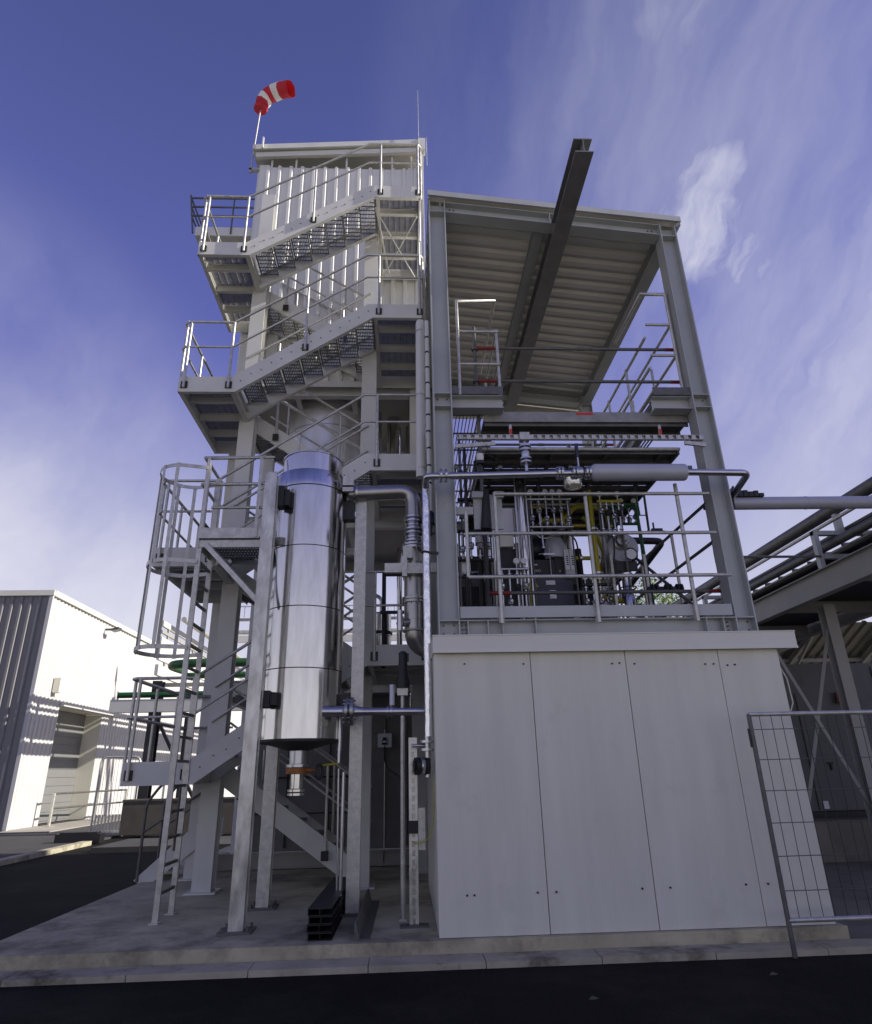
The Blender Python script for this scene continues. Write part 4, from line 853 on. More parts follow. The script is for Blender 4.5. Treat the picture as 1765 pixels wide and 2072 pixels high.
b = MB(); b.path([(3.03+.11*math.cos(t*math.pi/10), 8.45+.11*math.sin(t*math.pi/10), 3.86) for t in range(20)], .008, 6, True); b.build('guard_ring', 'dark', D)
b = MB(); b.box(2.9, 3.2, 8.44, 8.47, 4.1, 4.24); b.build('bracket', 'dark', D)
# handwheel valve and small valves to the right
D = thing('handwheel_valve', (3.55, 8.6, 4.95), 'black handwheel valve silhouetted against the sky right of the machines', 'valve')
b = MB(); b.path([(3.50+.022*math.cos(t*math.pi/8), 8.6+.03*math.cos(t*math.pi/8), 4.98+.075*math.sin(t*math.pi/8)) for t in range(16)], .009, 6, True); b.tube((3.40, 8.6, 4.98), (3.50, 8.6, 4.98), .008, 6); b.bar((3.50, 8.6, 4.91), (3.50, 8.6, 5.05), .01, .01); b.build('handwheel', 'black', D)
b = MB(); b.tube((3.36, 8.6, 4.80), (3.36, 8.6, 5.1), .02, 8); b.build('stem_pipe', 'deep_green', D)
D = thing('inline_valve', (3.5, 8.2, 3.7), 'row of black flanged valve bodies lying along the bottom rail', 'valve')
b = MB(); b.tube((3.2, 8.2, 3.78), (3.68, 8.2, 3.78), .03, 10)
for x in (3.26, 3.32, 3.45, 3.50, 3.60, 3.65): b.tube((x-.012, 8.2, 3.78), (x+.012, 8.2, 3.78), .065, 12)
b.build('body', 'black', D)
D = thing('small_valve', (3.72, 8.9, 4.83), 'small dark ball valve at the end of the green pipe', 'valve')
b = MB(); b.box(3.66, 3.82, 8.87, 8.93, 4.82, 4.88); b.box(3.69, 3.71, 8.89, 8.91, 4.88, 4.98); b.tube((3.58, 8.9, 4.83), (3.86, 8.9, 4.84), .015, 8); b.build('body', 'navy', D)
pipeset('bent_duct_pipes', 'pair of dark insulated pipes bending back to the right of the machines', [
 ([(3.15, 9.4, 4.88), (4.02, 9.4, 4.86), (4.0, 11.8, 4.5)], .055), ([(3.15, 9.5, 4.68), (3.62, 9.5, 4.68), (3.6, 11.6, 4.4)], .04)], 'dark', (3.6, 10, 3.25))
D = vessel('buffer_tank', (2.32, 10.0), .34, 4.9, 5.82, 'wide pale buffer tank hanging under the scaffold deck', 'stainless', dome=.12)
b = MB(); b.lathe((2.32, 10.0, 0), [(.06, 4.5), (.12, 4.7), (.18, 4.92)], 24); b.build('lower_cone', 'steel_pipe', D)
D = thing('foil_hopper', (2.32, 8.2, 5.2), 'short bright foil hood below the valve group of the process pipe', 'hood')
b = MB(); b.lathe((2.30, 8.0, 0), [(.115, 5.16), (.125, 5.18), (.15, 5.36), (.15, 5.40)], 24); b.build('hood_shell', 'foil', D)
b = MB(); b.tube((2.30, 8.0, 5.40), (2.30, 8.0, 5.8), .03, 10); b.build('stem', 'steel_pipe', D)
D = vessel('separator_vessel', (2.52, 9.6), .13, 4.65, 5.35, 'small bright separator vessel among the yellow pipes', 'stainless', dome=.06, bands=1)
# instrument manifolds: short tubes with valve bodies, gauges and flanges
def manifold(org, w, h, cols, label, m, seed):
    rnd = random.Random(seed); x0, y0, z0 = org; o = thing('valve_manifold', org, label, 'valves')
    for zz_ in (z0, z0+h): 
        b = MB(); b.tube((x0, y0, zz_), (x0+w, y0, zz_), .022, 10); b.build('header_pipe', m, o)
    for i in range(cols):
        x = x0+w*(i+.5)/cols; b = MB(); b.tube((x, y0, z0), (x, y0, z0+h), .013, 8); dr = b.build('drop_tube', 'steel_pipe', o)
        z = z0+h*rnd.uniform(.25, .7); b = MB(); b.lathe((x, y0, 0), [(.018, z-.045), (.036, z-.03), (.036, z+.03), (.018, z+.045)], 10); b.tube((x, y0, z), (x, y0-.07, z), .011, 6); b.build('valve_body', rnd.choice(('steel_pipe', 'steel_pipe', 'dark', 'galv')), dr)
        b = MB(); b.path([(x+.032*math.cos(t*math.pi/5), y0-.075, z+.032*math.sin(t*math.pi/5)) for t in range(10)], .006, 5, True); b.build('handwheel', rnd.choice(('black', 'red_paint', 'navy', 'black')), dr)
        if rnd.random() < .6:
            g_ = z0+h+.06; b = MB(); b.tube((x, y0, z0+h), (x, y0, g_+.02), .008, 6); b.tube((x, y0+.01, g_+.05), (x, y0-.02, g_+.05), .04, 14); b.build('gauge', 'label', dr)
        b = MB(); flange(b, (x, y0, z0+h*.12), (0, 0, 1), .032, .012, 10); flange(b, (x, y0, z0+h*.88), (0, 0, 1), .032, .012, 10); b.build('union', 'steel_pipe', dr)
    for x in (x0+.02, x0+w-.02):
        b = MB(); b.tube((x, y0+.03, 3.25), (x, y0+.03, z0+h), .014, 8); b.build('stand', 'galv_dark', o)
    return o
manifold((1.74, 8.42, 4.74), .62, .42, 6, 'row of small valves and gauges above the compressor', 'steel_pipe', 1)
manifold((2.72, 8.36, 4.62), .34, .48, 4, 'small valve group between the yellow standpipe and the drum', 'yellow', 2)
manifold((.70, 8.05, 4.15), .46, .40, 4, 'valve row close behind the left canopy column', 'dark', 3)
manifold((2.40, 8.45, 3.55), .40, .36, 4, 'low valve row at the foot of the yellow standpipe', 'dark', 4)
manifold((3.02, 8.95, 4.98), .50, .26, 5, 'green valve row high above the heat exchanger drum', 'deep_green', 5)
manifold((1.22, 8.15, 3.45), .40, .60, 4, 'tall valve row below the white control cabinet', 'steel_pipe', 6)
# hoses and cables looping between the machines
for i, (pts, r_, m, lab) in enumerate((
 ([(1.3, 8.7, 4.3), (1.45, 8.55, 3.9), (1.7, 8.6, 3.85), (1.75, 8.7, 4.2)], .03, 'black', 'thick black hose sagging left of the compressor'),
 ([(1.05, 8.4, 5.3), (1.1, 8.4, 4.4), (1.35, 8.45, 3.7), (1.3, 8.6, 3.3)], .02, 'dark', 'dark hose dropping beside the white control cabinet'),
 ([(2.2, 8.6, 4.75), (2.4, 8.5, 4.62), (2.45, 8.6, 4.3), (2.5, 8.9, 4.0)], .012, 'black', 'thin black cable above the finned white box'),
 ([(2.75, 8.4, 4.9), (2.9, 8.35, 4.55), (2.85, 8.4, 4.1), (3.0, 8.45, 3.5)], .012, 'black', 'thin black cable left of the heat exchanger drum'),
 ([(1.85, 9.3, 5.7), (1.9, 9.2, 5.0), (2.1, 9.2, 4.8), (2.5, 9.3, 5.1), (2.6, 9.3, 5.6)], .035, 'steel_pipe', 'looping bright pipe under the scaffold deck'),
 ([(.8, 9.0, 5.4), (1.3, 9.0, 5.4), (1.35, 9.0, 4.9), (1.9, 9.1, 4.9)], .03, 'dark', 'dark stepped pipe high behind the control cabinet'),
 ([(.75, 8.9, 4.2), (1.15, 8.9, 4.25), (1.2, 8.9, 3.8), (1.2, 8.9, 3.3)], .028, 'steel_pipe', 'bright elbow pipe low behind the left column'),
 ([(3.5, 9.8, 3.3), (3.5, 9.8, 4.5), (3.1, 9.9, 4.55)], .03, 'dark', 'dark elbow pipe behind the heat exchanger legs'))):
    b = MB(); b.path(pts, r_, 10, rad=.15); solo(b, 'hose' if m == 'black' else 'bent_pipe', m, pts[0], lab, 'hose' if m == 'black' else 'pipe')
for i, (x, y, z, w, h, m, lab) in enumerate(((.80, 8.1, 3.98, .10, .22, 'label', 'small pale junction box beside the left column'), (1.08, 8.55, 4.55, .16, .12, 'galv', 'small grey terminal box above the dark hose'), (2.42, 8.95, 3.55, .14, .2, 'steel_pipe', 'small bright pump head right of the compressor base'), (1.42, 8.4, 3.35, .16, .18, 'galv', 'grey gearbox low behind the left railing post'), (2.72, 8.75, 3.42, .2, .13, 'galv_dark', 'flat grey oil pan below the yellow standpipe'), (3.30, 9.0, 3.5, .2, .28, 'dark', 'dark starter box behind the bottom valve row'))):
    D = thing('equipment_box', (x, y, z), lab, 'box'); b = MB(); b.box(x-w/2, x+w/2, y, y+.12, z, z+h); b.build('housing', m, D)
    b = MB(); b.box(x-w/2-.006, x+w/2+.006, y-.012, y-.001, z+h*.08, z+h*.92); b.build('cover', m, D)
    b = MB(); b.tube((x, y+.06, 3.25), (x, y+.06, z), .016, 8); b.tube((x+w*.3, y-.012, z+h*.5), (x+w*.3, y-.025, z+h*.5), .012, 8); b.build('mount', 'dark', D)
D = thing('dark_backing', (1.8, 11.0, 3.25), 'wide dark backing added to darken the back of the machine deck', 'enclosure')  # made-up casing, added to darken the gaps behind the machines
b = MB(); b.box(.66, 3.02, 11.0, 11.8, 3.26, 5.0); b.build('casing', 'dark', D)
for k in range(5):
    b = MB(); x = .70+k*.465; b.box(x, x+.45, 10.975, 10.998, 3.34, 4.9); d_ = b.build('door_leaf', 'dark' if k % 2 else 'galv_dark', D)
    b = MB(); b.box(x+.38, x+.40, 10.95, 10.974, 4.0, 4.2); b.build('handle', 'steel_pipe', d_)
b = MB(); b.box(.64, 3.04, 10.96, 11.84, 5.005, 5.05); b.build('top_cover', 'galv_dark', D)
for x, r_ in ((.9, .05), (1.35, .07), (2.0, .05), (2.7, .06)):
    b = MB(); b.tube((x, 10.9, 3.3), (x, 10.9, 5.35), r_, 12); b.build('front_pipe', 'steel_pipe' if r_ > .055 else 'dark', D)
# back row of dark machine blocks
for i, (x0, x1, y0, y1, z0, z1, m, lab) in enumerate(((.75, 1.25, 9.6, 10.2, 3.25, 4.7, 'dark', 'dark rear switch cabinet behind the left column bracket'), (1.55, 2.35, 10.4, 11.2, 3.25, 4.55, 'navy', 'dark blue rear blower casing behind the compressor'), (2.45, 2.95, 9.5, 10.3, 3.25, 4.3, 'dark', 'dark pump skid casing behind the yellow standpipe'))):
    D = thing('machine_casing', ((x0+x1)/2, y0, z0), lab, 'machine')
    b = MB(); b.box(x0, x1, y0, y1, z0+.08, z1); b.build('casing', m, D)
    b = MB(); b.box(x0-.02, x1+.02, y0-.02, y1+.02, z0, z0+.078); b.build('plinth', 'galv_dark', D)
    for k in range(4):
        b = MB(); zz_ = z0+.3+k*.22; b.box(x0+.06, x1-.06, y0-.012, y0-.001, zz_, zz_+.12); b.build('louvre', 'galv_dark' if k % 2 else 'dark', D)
for x, y, z0, z1, r_, m, lab in ((1.05, 8.6, 3.25, 5.85, .03, 'dark', 'dark vertical pipe left of the white control cabinet'), (2.9, 9.3, 3.25, 5.85, .04, 'steel_pipe', 'bright vertical pipe behind the heat exchanger drum'), (1.93, 8.5, 4.45, 5.85, .012, 'steel_pipe', 'thin drop pipe above the compressor motor'), (2.55, 9.0, 3.3, 4.6, .05, 'dark', 'short thick dark standpipe right of the compressor'), (.86, 8.3, 3.25, 5.9, .024, 'dark', 'dark post close behind the left canopy column')):
    b = MB(); b.tube((x, y, z0), (x, y, z1), r_, 12); b.tube((x, y, z0), (x, y, z0+.02), r_*2.2, 12); b.tube((x, y, (z0+z1)/2), (x, y, (z0+z1)/2+.03), r_*1.7, 12); solo(b, 'standpipe', m, (x, y, z0), lab, 'pipe')

# ================================================================== RIGHT SIDE: big pipe, pipe bridge, cabin, shed, fence
D = thing('large_supply_pipe', (6.0, 7.75, 4.7), 'thick violet grey pipe leaving the right column and running out of view', 'pipe')
b = MB(); b.tube((4.30, 7.72, 4.795), (11.0, 7.72, 4.83), .085, 28); b.build('pipe_shell', 'silencer', D)
for x in (5.3, 6.9):
    b = MB(); b.tube((x, 7.72, 4.80), (x+.012, 7.72, 4.80), .089, 28); b.build('lap_band', 'silencer', D)
b = MB(); b.box(4.12, 4.30, 7.64, 7.80, 4.70, 4.86); b.box(4.10, 4.13, 7.55, 7.9, 4.6, 5.05)
for k in range(6): a_ = random.random(); b.box(4.30+.07*k, 4.36+.07*k, 7.62, 7.82, 4.86, 4.90+.07*a_)
b.bar((4.2, 7.7, 5.05), (4.35, 7.8, 4.86), .05, .09); b.build('cable_tray', 'dark', D)
b = MB()
for k in range(5): b.tube((4.15+.03*k, 7.62, 4.86+.04*(k % 2)), (4.36+.02*k, 7.85, 4.97+.03*k), .018, 6)
b.build('cable_bundle', 'dark', D)

G = thing('pipe_bridge', (7.7, 11.0, .1), 'dark steel pipe bridge receding behind the right canopy column', 'pipe bridge')
for x in (7.0, 8.9):
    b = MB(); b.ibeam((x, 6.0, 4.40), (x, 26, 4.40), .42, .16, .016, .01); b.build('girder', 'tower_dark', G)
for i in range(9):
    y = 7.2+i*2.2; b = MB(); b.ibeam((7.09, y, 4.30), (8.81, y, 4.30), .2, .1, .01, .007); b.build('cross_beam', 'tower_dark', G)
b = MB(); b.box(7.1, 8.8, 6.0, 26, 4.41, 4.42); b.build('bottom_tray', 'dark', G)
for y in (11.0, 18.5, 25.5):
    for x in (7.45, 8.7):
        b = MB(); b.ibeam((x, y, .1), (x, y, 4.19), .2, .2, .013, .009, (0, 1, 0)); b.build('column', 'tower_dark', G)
for y in (10.2, 14.6, 19.0):
    b = MB(); b.box(6.98, 7.06, y-.05, y+.05, 4.61, 5.30); b.box(8.84, 8.92, y-.05, y+.05, 4.61, 5.30); b.box(6.98, 8.92, y-.045, y+.045, 5.22, 5.295); b.box(7.07, 8.83, y-.03, y+.03, 4.8, 4.88); b.build('portal', 'frame', G)
b = MB(); b.tube((4.12, 7.95, 4.13), (7.0, 10.15, 4.83), .02, 8); b.build('tie_rail', 'galv_dark', G)
for x, z, r_, m in ((7.5, 5.72, .115, 'galv_dark'), (7.25, 5.05, .075, 'galv_dark'), (7.75, 5.06, .09, 'dark'), (8.15, 5.0, .06, 'galv'), (8.5, 5.05, .09, 'dark')):
    b = MB(); b.tube((x, 5.0, z), (x, 26, z), r_, 18)
    b.build('bridge_pipe', m, G)
for x, z, r_ in ((7.15, 5.36, .03), (7.62, 5.34, .04), (7.95, 5.36, .05), (8.3, 5.35, .035), (8.65, 5.36, .045)):
    b = MB(); b.tube((x, 5.0, z), (x, 26, z), r_, 12); b.build('bridge_pipe', 'galv' if r_ < .04 else 'galv_dark', G)
b = MB(); b.box(7.34, 7.46, 5.0, 26, 4.94, 4.97); b.box(7.9, 8.05, 5.0, 26, 4.92, 4.95)
for i in range(40): b.box(7.34, 7.46, 6+i*.5, 6.05+i*.5, 4.97, 5.0+.03*random.random())
b.build('cable_tray', 'galv', G)
for y in (10.2, 14.6, 19.0):
    b = MB(); b.box(7.44, 7.56, y-.04, y+.04, 5.30, 5.61); b.build('pipe_shoe', 'frame', G)
for p0, p1 in (((7.42, 11.03, 3.78), (6.55, 11.3, 1.0)), ((6.45, 11.2, 3.5), (7.42, 11.03, .9))):
    b = MB(); b.bar(p0, p1, .03, .05); b.build('brace', 'tower_dark', G)

C = thing('site_cabin', (8.3, 12.8, .7), 'drab grey cabin with a door under the pipe bridge at the right', 'cabin')
b = MB(); b.box(6.4, 12.0, 12.72, 15.5, .78, 3.42); b.build('wall', 'cabin', C)
b = MB(); b.box(6.35, 12.05, 12.66, 15.6, .66, .77); b.build('floor_frame', 'dark', C)
b = MB(); b.box(7.55, 8.62, 12.69, 12.715, .80, 2.85); dr = b.build('door', 'cabin', C)
b = MB(); b.box(7.88, 7.98, 12.66, 12.689, 1.58, 1.61); b.box(7.915, 7.945, 12.655, 12.689, 1.47, 1.58); b.build('handle', 'black', dr)
b = MB(); b.box(8.30, 8.56, 12.60, 12.62, 2.66, 2.87); b.box(8.42, 8.44, 12.62, 12.69, 2.74, 2.79); b.build('sign_plate', 'rust', C)
b = MB(); b.box(7.62, 7.72, 12.67, 12.688, .82, .95); b.build('vent', 'label', C)
for x in (9.2, 9.55, 9.9, 10.25):
    b = MB(); b.box(x, x+.3, 12.69, 12.715, .8, 3.35); b.build('wall_board', 'cabin', C)
C = thing('concrete_upstand', (8.5, 11.6, .1), 'low damp concrete wall in front of the cabin at the right edge', 'wall')
b = MB(); b.box(5.2, 12, 11.55, 11.8, .1, .70); b.build('wall_face', 'yard', C); b = MB(); b.box(5.18, 12.02, 11.53, 11.82, .701, .73); b.build('coping', 'block', C)
H = thing('open_shed', (10, 17, .1), 'dark open shed with corrugated roof behind the grey cabin', 'shed')
b = MB(); b.sheet((6.0, 20.0, 3.0), (1, 0, 0), 9.0, (0, -.91, .41), 4.6, (0, .41, .91), .3, .05, .004); b.build('roof_sheet', 'galv_dark', H)
for i in range(5):
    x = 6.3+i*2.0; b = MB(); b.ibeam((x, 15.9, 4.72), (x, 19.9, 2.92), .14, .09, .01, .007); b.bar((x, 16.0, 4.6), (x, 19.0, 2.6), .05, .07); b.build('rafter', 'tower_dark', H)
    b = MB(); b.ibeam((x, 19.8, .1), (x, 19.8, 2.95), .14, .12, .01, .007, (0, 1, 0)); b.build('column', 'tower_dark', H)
for y, z in ((17.2, 4.12), (18.5, 3.53)):
    b = MB(); b.box(6.0, 15.0, y, y+.05, z, z+.08); b.build('purlin', 'tower_dark', H)
b = MB(); b.sheet((6.0, 20.1, .1), (1, 0, 0), 9.0, (0, 0, 1), 3.0, (0, -1, 0), .3, .04, .004); b.build('rear_wall', 'cabin', H)

Fz = thing('mobile_fence', (4.0, 6.42, .1), 'galvanised mobile fence panel standing against the right end of the white building', 'fence')
for x in (3.315, 6.8):
    b = MB(); b.tube((x, 6.42, .06), (x, 6.42, 2.05), .021, 12); b.build('upright', 'galv_dark', Fz)
b = MB(); b.tube((3.315, 6.42, 2.05), (6.8, 6.42, 2.05), .021, 12); b.build('top_rail', 'galv', Fz); b = MB(); b.tube((3.315, 6.42, .335), (6.8, 6.42, .335), .021, 12); b.build('bottom_rail', 'galv', Fz)
b = MB(); b.box(3.28, 3.29, 6.41, 6.43, 1.75, 1.92); b.build('hook', 'dark', Fz)
b = MB(); b.tube((0, 0, 0), (0, 0, 1.70), .0032, 5); vw = b.mesh('vertical_wire', 'dark')
for i in range(31):
    link(vw, 'vertical_wire', Fz, None, None, (3.42+i*.109, 6.42+.004*(i % 2), .34), (R(random.uniform(-.25, .25)), R(random.uniform(-.5, .5)), 0))
b = MB(); b.tube((0, 0, 0), (3.48, 0, 0), .004, 5); hw = b.mesh('horizontal_wire', 'galv_dark')
for i in range(6):
    link(hw, 'horizontal_wire', Fz, None, None, (3.315, 6.413, .56+i*.27), (0, R(random.uniform(-.15, .15)), 0))
# unseen tall hall added outside the frame to keep the canopy in shade
Hh = thing('shade_hall', (40, 0, 0), 'unseen tall grey hall added beyond the right edge to shade the canopy', 'building')
b = MB(); b.sheet((30, 12, .1), (0, -1, 0), 15.5, (0, 0, 1), 23.0, (-1, 0, 0), .35, .05, .004); b.build('side_wall', 'clad_hall', Hh)
b = MB(); b.box(30.02, 50, -3.45, 11.95, .1, 23.2); b.build('core_wall', 'clad_hall', Hh)
b = MB(); b.box(29.9, 50.1, -3.6, 12.1, 23.21, 23.5); b.build('roof', 'tower_dark', Hh)

# ================================================================== BEHIND THE TOWER
C = thing('grey_container', (-.9, 12.2, .2), 'grey steel container with corrugated door standing behind the stair tower foot', 'container')
b = MB(); b.box(-2.75, 1.4, 12.0, 14.4, .45, 2.55); b.build('body', 'wall', C)
b = MB(); b.box(-3.1, 1.45, 11.9, 11.985, .22, .44); b.box(-3.1, 1.45, 11.86, 11.9, .425, .45); b.box(-3.1, 1.45, 11.86, 11.9, .215, .235); b.build('skid_beam', 'tower_dark', C)
for k in range(7):
    b = MB(); z = .75+k*.25; b.box(-.68, -.05, 11.975, 11.998, z, z+.17); b.build('door_panel', 'wall', C)
for x in (-.78, -.35, .02):
    b = MB(); b.tube((x, 11.94, .5), (x, 11.94, 2.5), .018, 8); b.build('lock_rod', 'galv_dark', C)
b = MB()
for x in (-2.0, -1.3): b.box(x, x+.02, 11.96, 11.999, .5, 2.5)
b.box(-2.7, -.75, 11.96, 11.999, 1.55, 1.58); b.box(-2.7, -.75, 11.96, 11.999, 1.0, 1.02); b.build('stiffener', 'dark', C)
St = thing('entry_steps', (-3.5, 11.3, .1), 'short grey entry steps with two handrails left of the tower foot', 'steps')
for y in (11.0, 11.8):
    b = MB(); b.plate([(-3.98, y, .22), (-3.8, y, .12), (-2.95, y, .74), (-2.95, y, 1.0), (-3.1, y, 1.0)], (0, .012, 0)); b.build('stringer', 'tower', St)
for k in range(3):
    b = MB(); b.box(-3.85+k*.28, -3.60+k*.28, 11.02, 11.79, .3+k*.2, .33+k*.2); b.build('step', 'galv_dark', St)
for y in (11.0, 11.8):
    b = MB(); b.path([(-3.93, y, .2), (-3.93, y, 1.25), (-3.75, y, 1.5), (-2.95, y, 2.05)], .022, 10, rad=.08); b.tube((-3.45, y, .6), (-3.45, y, 1.72), .02, 8); b.path([(-3.93, y, .85), (-2.95, y, 1.5)], .016, 8); b.build('handrail', 'galv_dark', St)

# ================================================================== LEFT SIDE
Lb = thing('corrugated_hall', (-18, 32, .1), 'large corrugated white hall at the left with sunlit side and shaded front', 'building')
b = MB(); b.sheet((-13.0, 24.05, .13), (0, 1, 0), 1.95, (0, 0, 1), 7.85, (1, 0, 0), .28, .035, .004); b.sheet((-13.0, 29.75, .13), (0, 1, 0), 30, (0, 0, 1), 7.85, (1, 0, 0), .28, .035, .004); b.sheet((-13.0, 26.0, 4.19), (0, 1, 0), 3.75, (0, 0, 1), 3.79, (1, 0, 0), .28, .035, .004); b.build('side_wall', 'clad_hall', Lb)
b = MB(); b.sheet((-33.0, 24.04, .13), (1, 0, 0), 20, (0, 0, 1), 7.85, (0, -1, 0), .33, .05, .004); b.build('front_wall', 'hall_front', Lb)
b = MB(); b.box(-33, -12.9, 23.93, 24.03, 7.95, 8.15); b.box(-12.99, -12.88, 24.04, 60, 7.95, 8.15); b.build('eaves_trim', 'trim', Lb)
b = MB(); b.box(-13.06, -12.93, 23.95, 24.05, .13, 7.94); b.build('corner_trim', 'clad_hall', Lb)
b = MB(); b.box(-33, -13.0, 24.1, 60, 8.1, 8.13); b.build('roof', 'tower_dark', Lb)
b = MB(); b.box(-13.75, -13.7, 25.9, 29.8, .13, 4.3); dr = b.build('roller_door', 'shutter', Lb)
for k in range(13):
    b = MB(); z = .2+k*.305; b.box(-13.699, -13.68, 26.02, 29.73, z, z+.29); b.build('door_slat', 'shutter', dr)
b = MB(); b.box(-13.7, -13.01, 25.93, 25.99, .13, 4.18); b.box(-13.7, -13.01, 29.74, 29.80, .13, 4.18); b.box(-13.7, -13.01, 25.93, 29.8, 4.19, 4.25); b.build('door_jamb', 'trim', Lb)
b = MB(); b.box(-12.96, -12.80, 25.95, 30.9, 4.20, 4.34); b.build('door_canopy', 'clad_hall', Lb)
b = MB(); b.box(-12.96, -12.72, 25.2, 25.5, 4.62, 5.15); b.build('meter_box', 'trim', Lb, 'small pale box on the sunlit wall')
b = MB(); b.box(-12.96, -12.6, 28.6, 28.68, 7.60, 7.68); b.plate([(-12.65, 28.45, 7.55), (-12.35, 28.45, 7.62), (-12.35, 28.85, 7.62), (-12.65, 28.85, 7.55)], (0, 0, .1)); b.build('flood_light', 'glass', Lb)

Br = thing('tube_barrier', (-11.5, 26.5, .1), 'light tube barrier with two rails before the roller door', 'barrier')
for x, y in ((-12.4, 25.6), (-12.2, 28.6), (-12.0, 31.0)):
    b = MB(); b.tube((x, y, .13), (x, y, 1.2), .05, 10); b.box(x-.12, x+.12, y-.12, y+.12, .13, .15); b.build('post', 'galv', Br)
b = MB()
for z in (1.18, .70): b.tube((-12.4, 25.6, z), (-12.0, 31.0, z), .035, 8)
b.build('rail', 'galv_dark', Br)
Br = thing('mesh_barrier', (-9.2, 22.0, .1), 'tall thin pale fence frame standing before the hall door', 'fence')
b = MB(); b.path([(-9.5, 22.2, .1), (-9.5, 22.2, 2.25), (-8.3, 22.2, 2.25), (-8.3, 22.2, .1)], .03, 8, rad=.2); b.build('frame', 'galv', Br)
for k in range(12):
    b = MB(); b.tube((-9.45+k*.1, 22.2, .15), (-9.45+k*.1, 22.2, 2.2), .006, 4); b.build('wire', 'galv', Br)
b = MB(); b.box(-9.6, -8.0, 22.1, 22.4, .1, .16)
for k in range(14): b.box(-9.4+k*.1, -9.36+k*.1, 22.12, 22.16, .16, .62)
b.build('foot_grille', 'galv', Br)
b = MB(); b.box(-9.1, -7.95, 19.2, 19.5, .06, .30); b.box(-9.0, -8.05, 19.22, 19.48, .30, .34); solo(b, 'barrier_foot', 'black', (-8.5, 19.3, .05), 'black rubber barrier foot lying on the road edge', 'barrier foot')
b = MB(); b.plate([(-8.1, 20.8, .13), (-4.2, 20.8, .13), (-4.2, 20.8, 1.0), (-8.1, 20.8, 1.0)], (0, .5, 0)); b.box(-8.12, -4.18, 20.78, 21.32, 1.0, 1.05); solo(b, 'concrete_barrier', 'block', (-6.1, 21, .05), 'long low concrete barrier block behind the entry steps', 'barrier')
b = MB(); b.box(-7.2, -3.9, 17.0, 19.2, .05, .16); solo(b, 'concrete_pad', 'road', (-5.5, 18, .05), 'flat concrete pad on the road behind the entry steps', 'pad')  # dark road tone on the concrete stands in for shade
# pipe racks behind
def rack(name, label, cols, beams, pipes, org):
    o = thing(name, org, label, 'pipe rack')
    for x, y, z in cols:
        b = MB(); b.ibeam((x, y, .1), (x, y, z), .3, .3, .02, .014, (0, 1, 0)); b.build('column', 'dark', o)
    for p0, p1, w, h, m in beams:
        b = MB(); b.bar(p0, p1, w, h); b.build('beam', m, o)
    for pts, r_, m in pipes:
        b = MB(); b.path(pts, r_, 14, rad=r_*3); b.build('rack_pipe', m, o)
    return o
rack('pipe_rack', 'low pipe rack with green pipes crossing behind the caged ladder', [(-7.9, 21.8, 4.5), (-2.4, 21.8, 4.5), (3.4, 21.8, 4.5)],
 [((-9.2, 21.6, 3.72), (6, 21.6, 3.72), .3, .38, 'tower'), ((-8.2, 22.1, 4.42), (6, 22.1, 4.42), .1, .12, 'tower_dark'), ((-7.9, 21.8, 3.5), (-6.0, 21.8, .3), .09, .09, 'dark'), ((-6.9, 21.8, 3.5), (-6.9, 21.8, .3), .09, .09, 'dark')],
 [([(-7.6, 22.9, 5.02), (-7.7, 21.9, 5.02), (-6.9, 21.4, 5.0), (6, 21.4, 5.0)], .14, 'green'), ([(-7.2, 22.9, 4.75), (-7.3, 22.2, 4.72), (6, 22.2, 4.72)], .1, 'green'), ([(-9, 21.5, 4.05), (6, 21.5, 4.05)], .09, 'deep_green')], (-2, 21.8, .1))
rack('cable_bridge', 'tall far cable bridge running along the hall in the left background', [(-8.6, 30, 5.0), (-8.6, 38, 5.0), (-8.6, 46, 5.0)],
 [((-8.6, 23.3, 6.72), (-8.6, 60, 6.72), .1, .2, 'tower'), ((-8.6, 23.3, 6.43), (-8.6, 60, 6.43), .08, .1, 'tower_dark'), ((-8.6, 23.3, 5.84), (-8.6, 60, 5.84), .1, .8, 'tower'), ((-8.6, 23.3, 5.10), (-8.6, 60, 5.10), .12, .36, 'tower'), ((-8.4, 30, 8.3), (10, 30, 8.3), .12, .12, 'tower_dark'), ((-8.4, 30, 7.4), (10, 30, 7.4), .2, .3, 'tower')]+[((-8.6, 24+k*3, 4.95), (-8.6, 24+k*3, 6.8), .06, .12, 'tower_dark') for k in range(6)],
 [([(-8.1, 24, 7.0), (-8.1, 60, 7.0)], .10, 'galv'), ([(-8.4, 30.4, 7.8), (10, 30.4, 7.8)], .1, 'galv')], (-8.6, 38, .1))
b = MB()
for k in range(60): b.box(-8.3+k*.3, -8.27+k*.3, 29.9, 29.93, 8.3, 8.9)
b.box(-8.4, 10, 29.9, 29.93, 8.88, 8.92); solo(b, 'bridge_railing', 'tower_dark', (0, 30, 8.3), 'fine upright railing along the far bridge behind the tower columns', 'railing')
# far pale buildings
for i, (x0, x1, y, h, lab) in enumerate(((-9.5, 8, 62, 6.8, 'pale far factory building behind the tower foot'), (9, 26, 75, 6.2, 'low pale far building behind the machine deck'))):
    D = thing('far_building', ((x0+x1)/2, y, .1), lab, 'building')
    b = MB(); b.box(x0, x1, y, y+12, .1, h); b.build('wall', 'hall2', D)
    b = MB(); b.box(x0-.2, x1+.2, y-.2, y+12.2, h, h+.3); b.build('roof', 'trim', D)
    for k in range(5):
        wx = x0+1+k*(x1-x0-2)/5; b = MB(); b.box(wx, wx+1.4, y-.06, y-.001, 2.6, 3.8); b.build('window', 'glass', D)
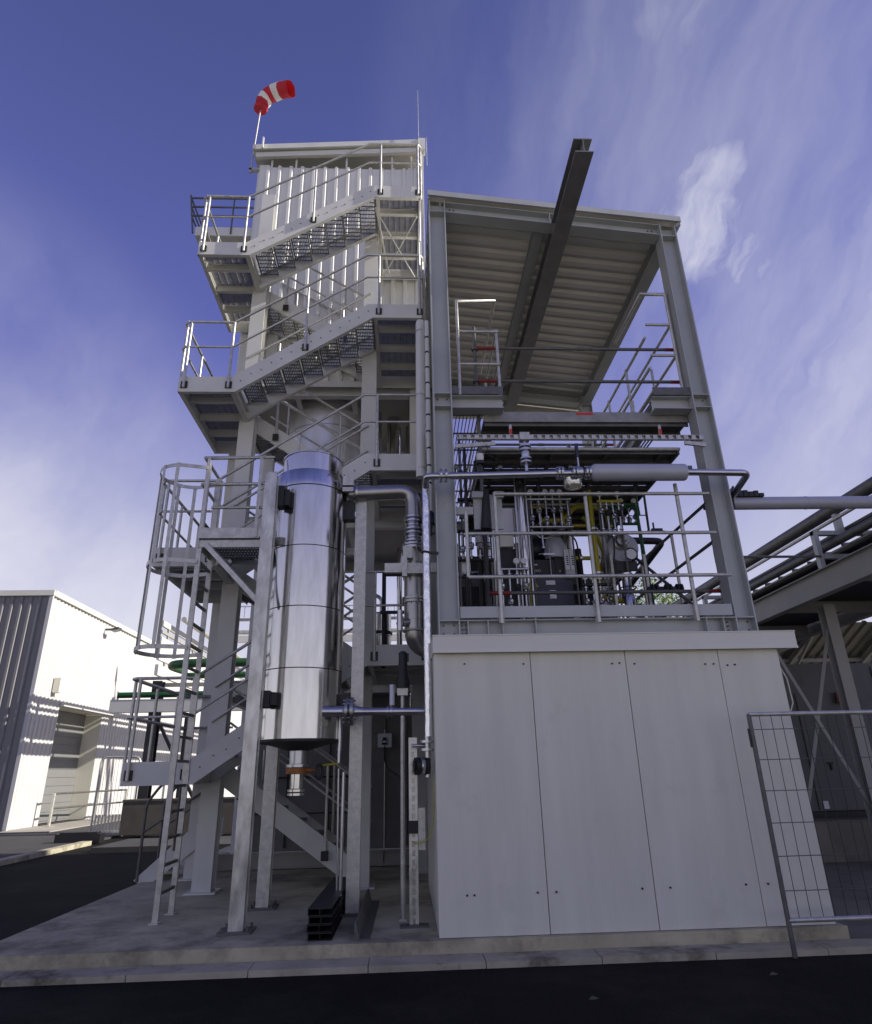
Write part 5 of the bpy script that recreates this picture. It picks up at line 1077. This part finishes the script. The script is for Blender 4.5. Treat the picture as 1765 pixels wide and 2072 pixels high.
# trees
def tree(c, h, rad, label, n=5200, seed=1):
    rnd = random.Random(seed); o = thing('tree', (c[0], c[1], .05), label, 'tree', 'trees beyond the yard')
    b = MB(); top = V((c[0]+.2, c[1], .05+h*.75)); b.path([(c[0], c[1], .05), (c[0]+.1, c[1], h*.4), top], [.18, .13, .05], 10)
    for k in range(9):
        a_ = k*2.4; z = h*(.38+.05*k); b.path([(c[0]+.1, c[1], z), (c[0]+rad*.45*math.cos(a_), c[1]+rad*.45*math.sin(a_), z+h*.12), (c[0]+rad*.8*math.cos(a_), c[1]+rad*.8*math.sin(a_), z+h*.2)], [.06, .04, .015], 6)
    b.build('trunk', 'bark', o)
    cl = [(V((c[0]+rad*.8*rnd.uniform(-1, 1), c[1]+rad*.8*rnd.uniform(-1, 1), h*rnd.uniform(.45, .95))), rad*rnd.uniform(.22, .42)) for _ in range(26)]
    vs, fs = [], []
    for k in range(n):
        cc, r_ = rnd.choice(cl); d = V((rnd.gauss(0, 1), rnd.gauss(0, 1), rnd.gauss(0, .8))); d = d/d.length*r_*rnd.random()**.4; p = cc+d
        q = V((rnd.gauss(0, 1), rnd.gauss(0, 1), rnd.gauss(0, 1))).normalized(); w = q.orthogonal().normalized(); s_ = rnd.uniform(.06, .13); m = len(vs)
        vs += [p, p+q*s_+w*s_*.45, p+q*2*s_, p+q*s_-w*s_*.45]; fs.append((m, m+1, m+2, m+3))
    mb = MB(); mb.add(vs, fs); mb.build('crown', 'leaf', o)
    return o
tree((12.0, 30), 10.2, 2.0, 'leafy green tree seen low behind the right of the machine deck', seed=3)
tree((-6.4, 44), 4.6, 1.4, 'small yellow green tree glimpsed between the tower columns', 1500, 5)
# litter on the asphalt
for i, (x, y, l) in enumerate(((-.35, 5.1, 'curled dry leaf on the asphalt left of centre'), (2.9, 6.0, 'dry leaf on the asphalt in front of the white building right half'), (4.3, 5.7, 'long pale leaf on the asphalt near the right edge'), (1.35, 5.6, 'tiny pale leaf on the asphalt below the first panel joint'))):
    b = MB(); s_ = .025+.01*(i == 2); b.add([(x-s_*1.6, y, .054), (x-.2*s_, y+s_*.6, .072), (x+s_*1.7, y+.2*s_, .058), (x+.1*s_, y-s_*.6, .056), (x, y, .062)], [(0, 3, 4), (3, 2, 4), (2, 1, 4), (1, 0, 4)]); solo(b, 'fallen_leaf', 'block', (x, y, .05), l, 'leaf', 'fallen leaves')
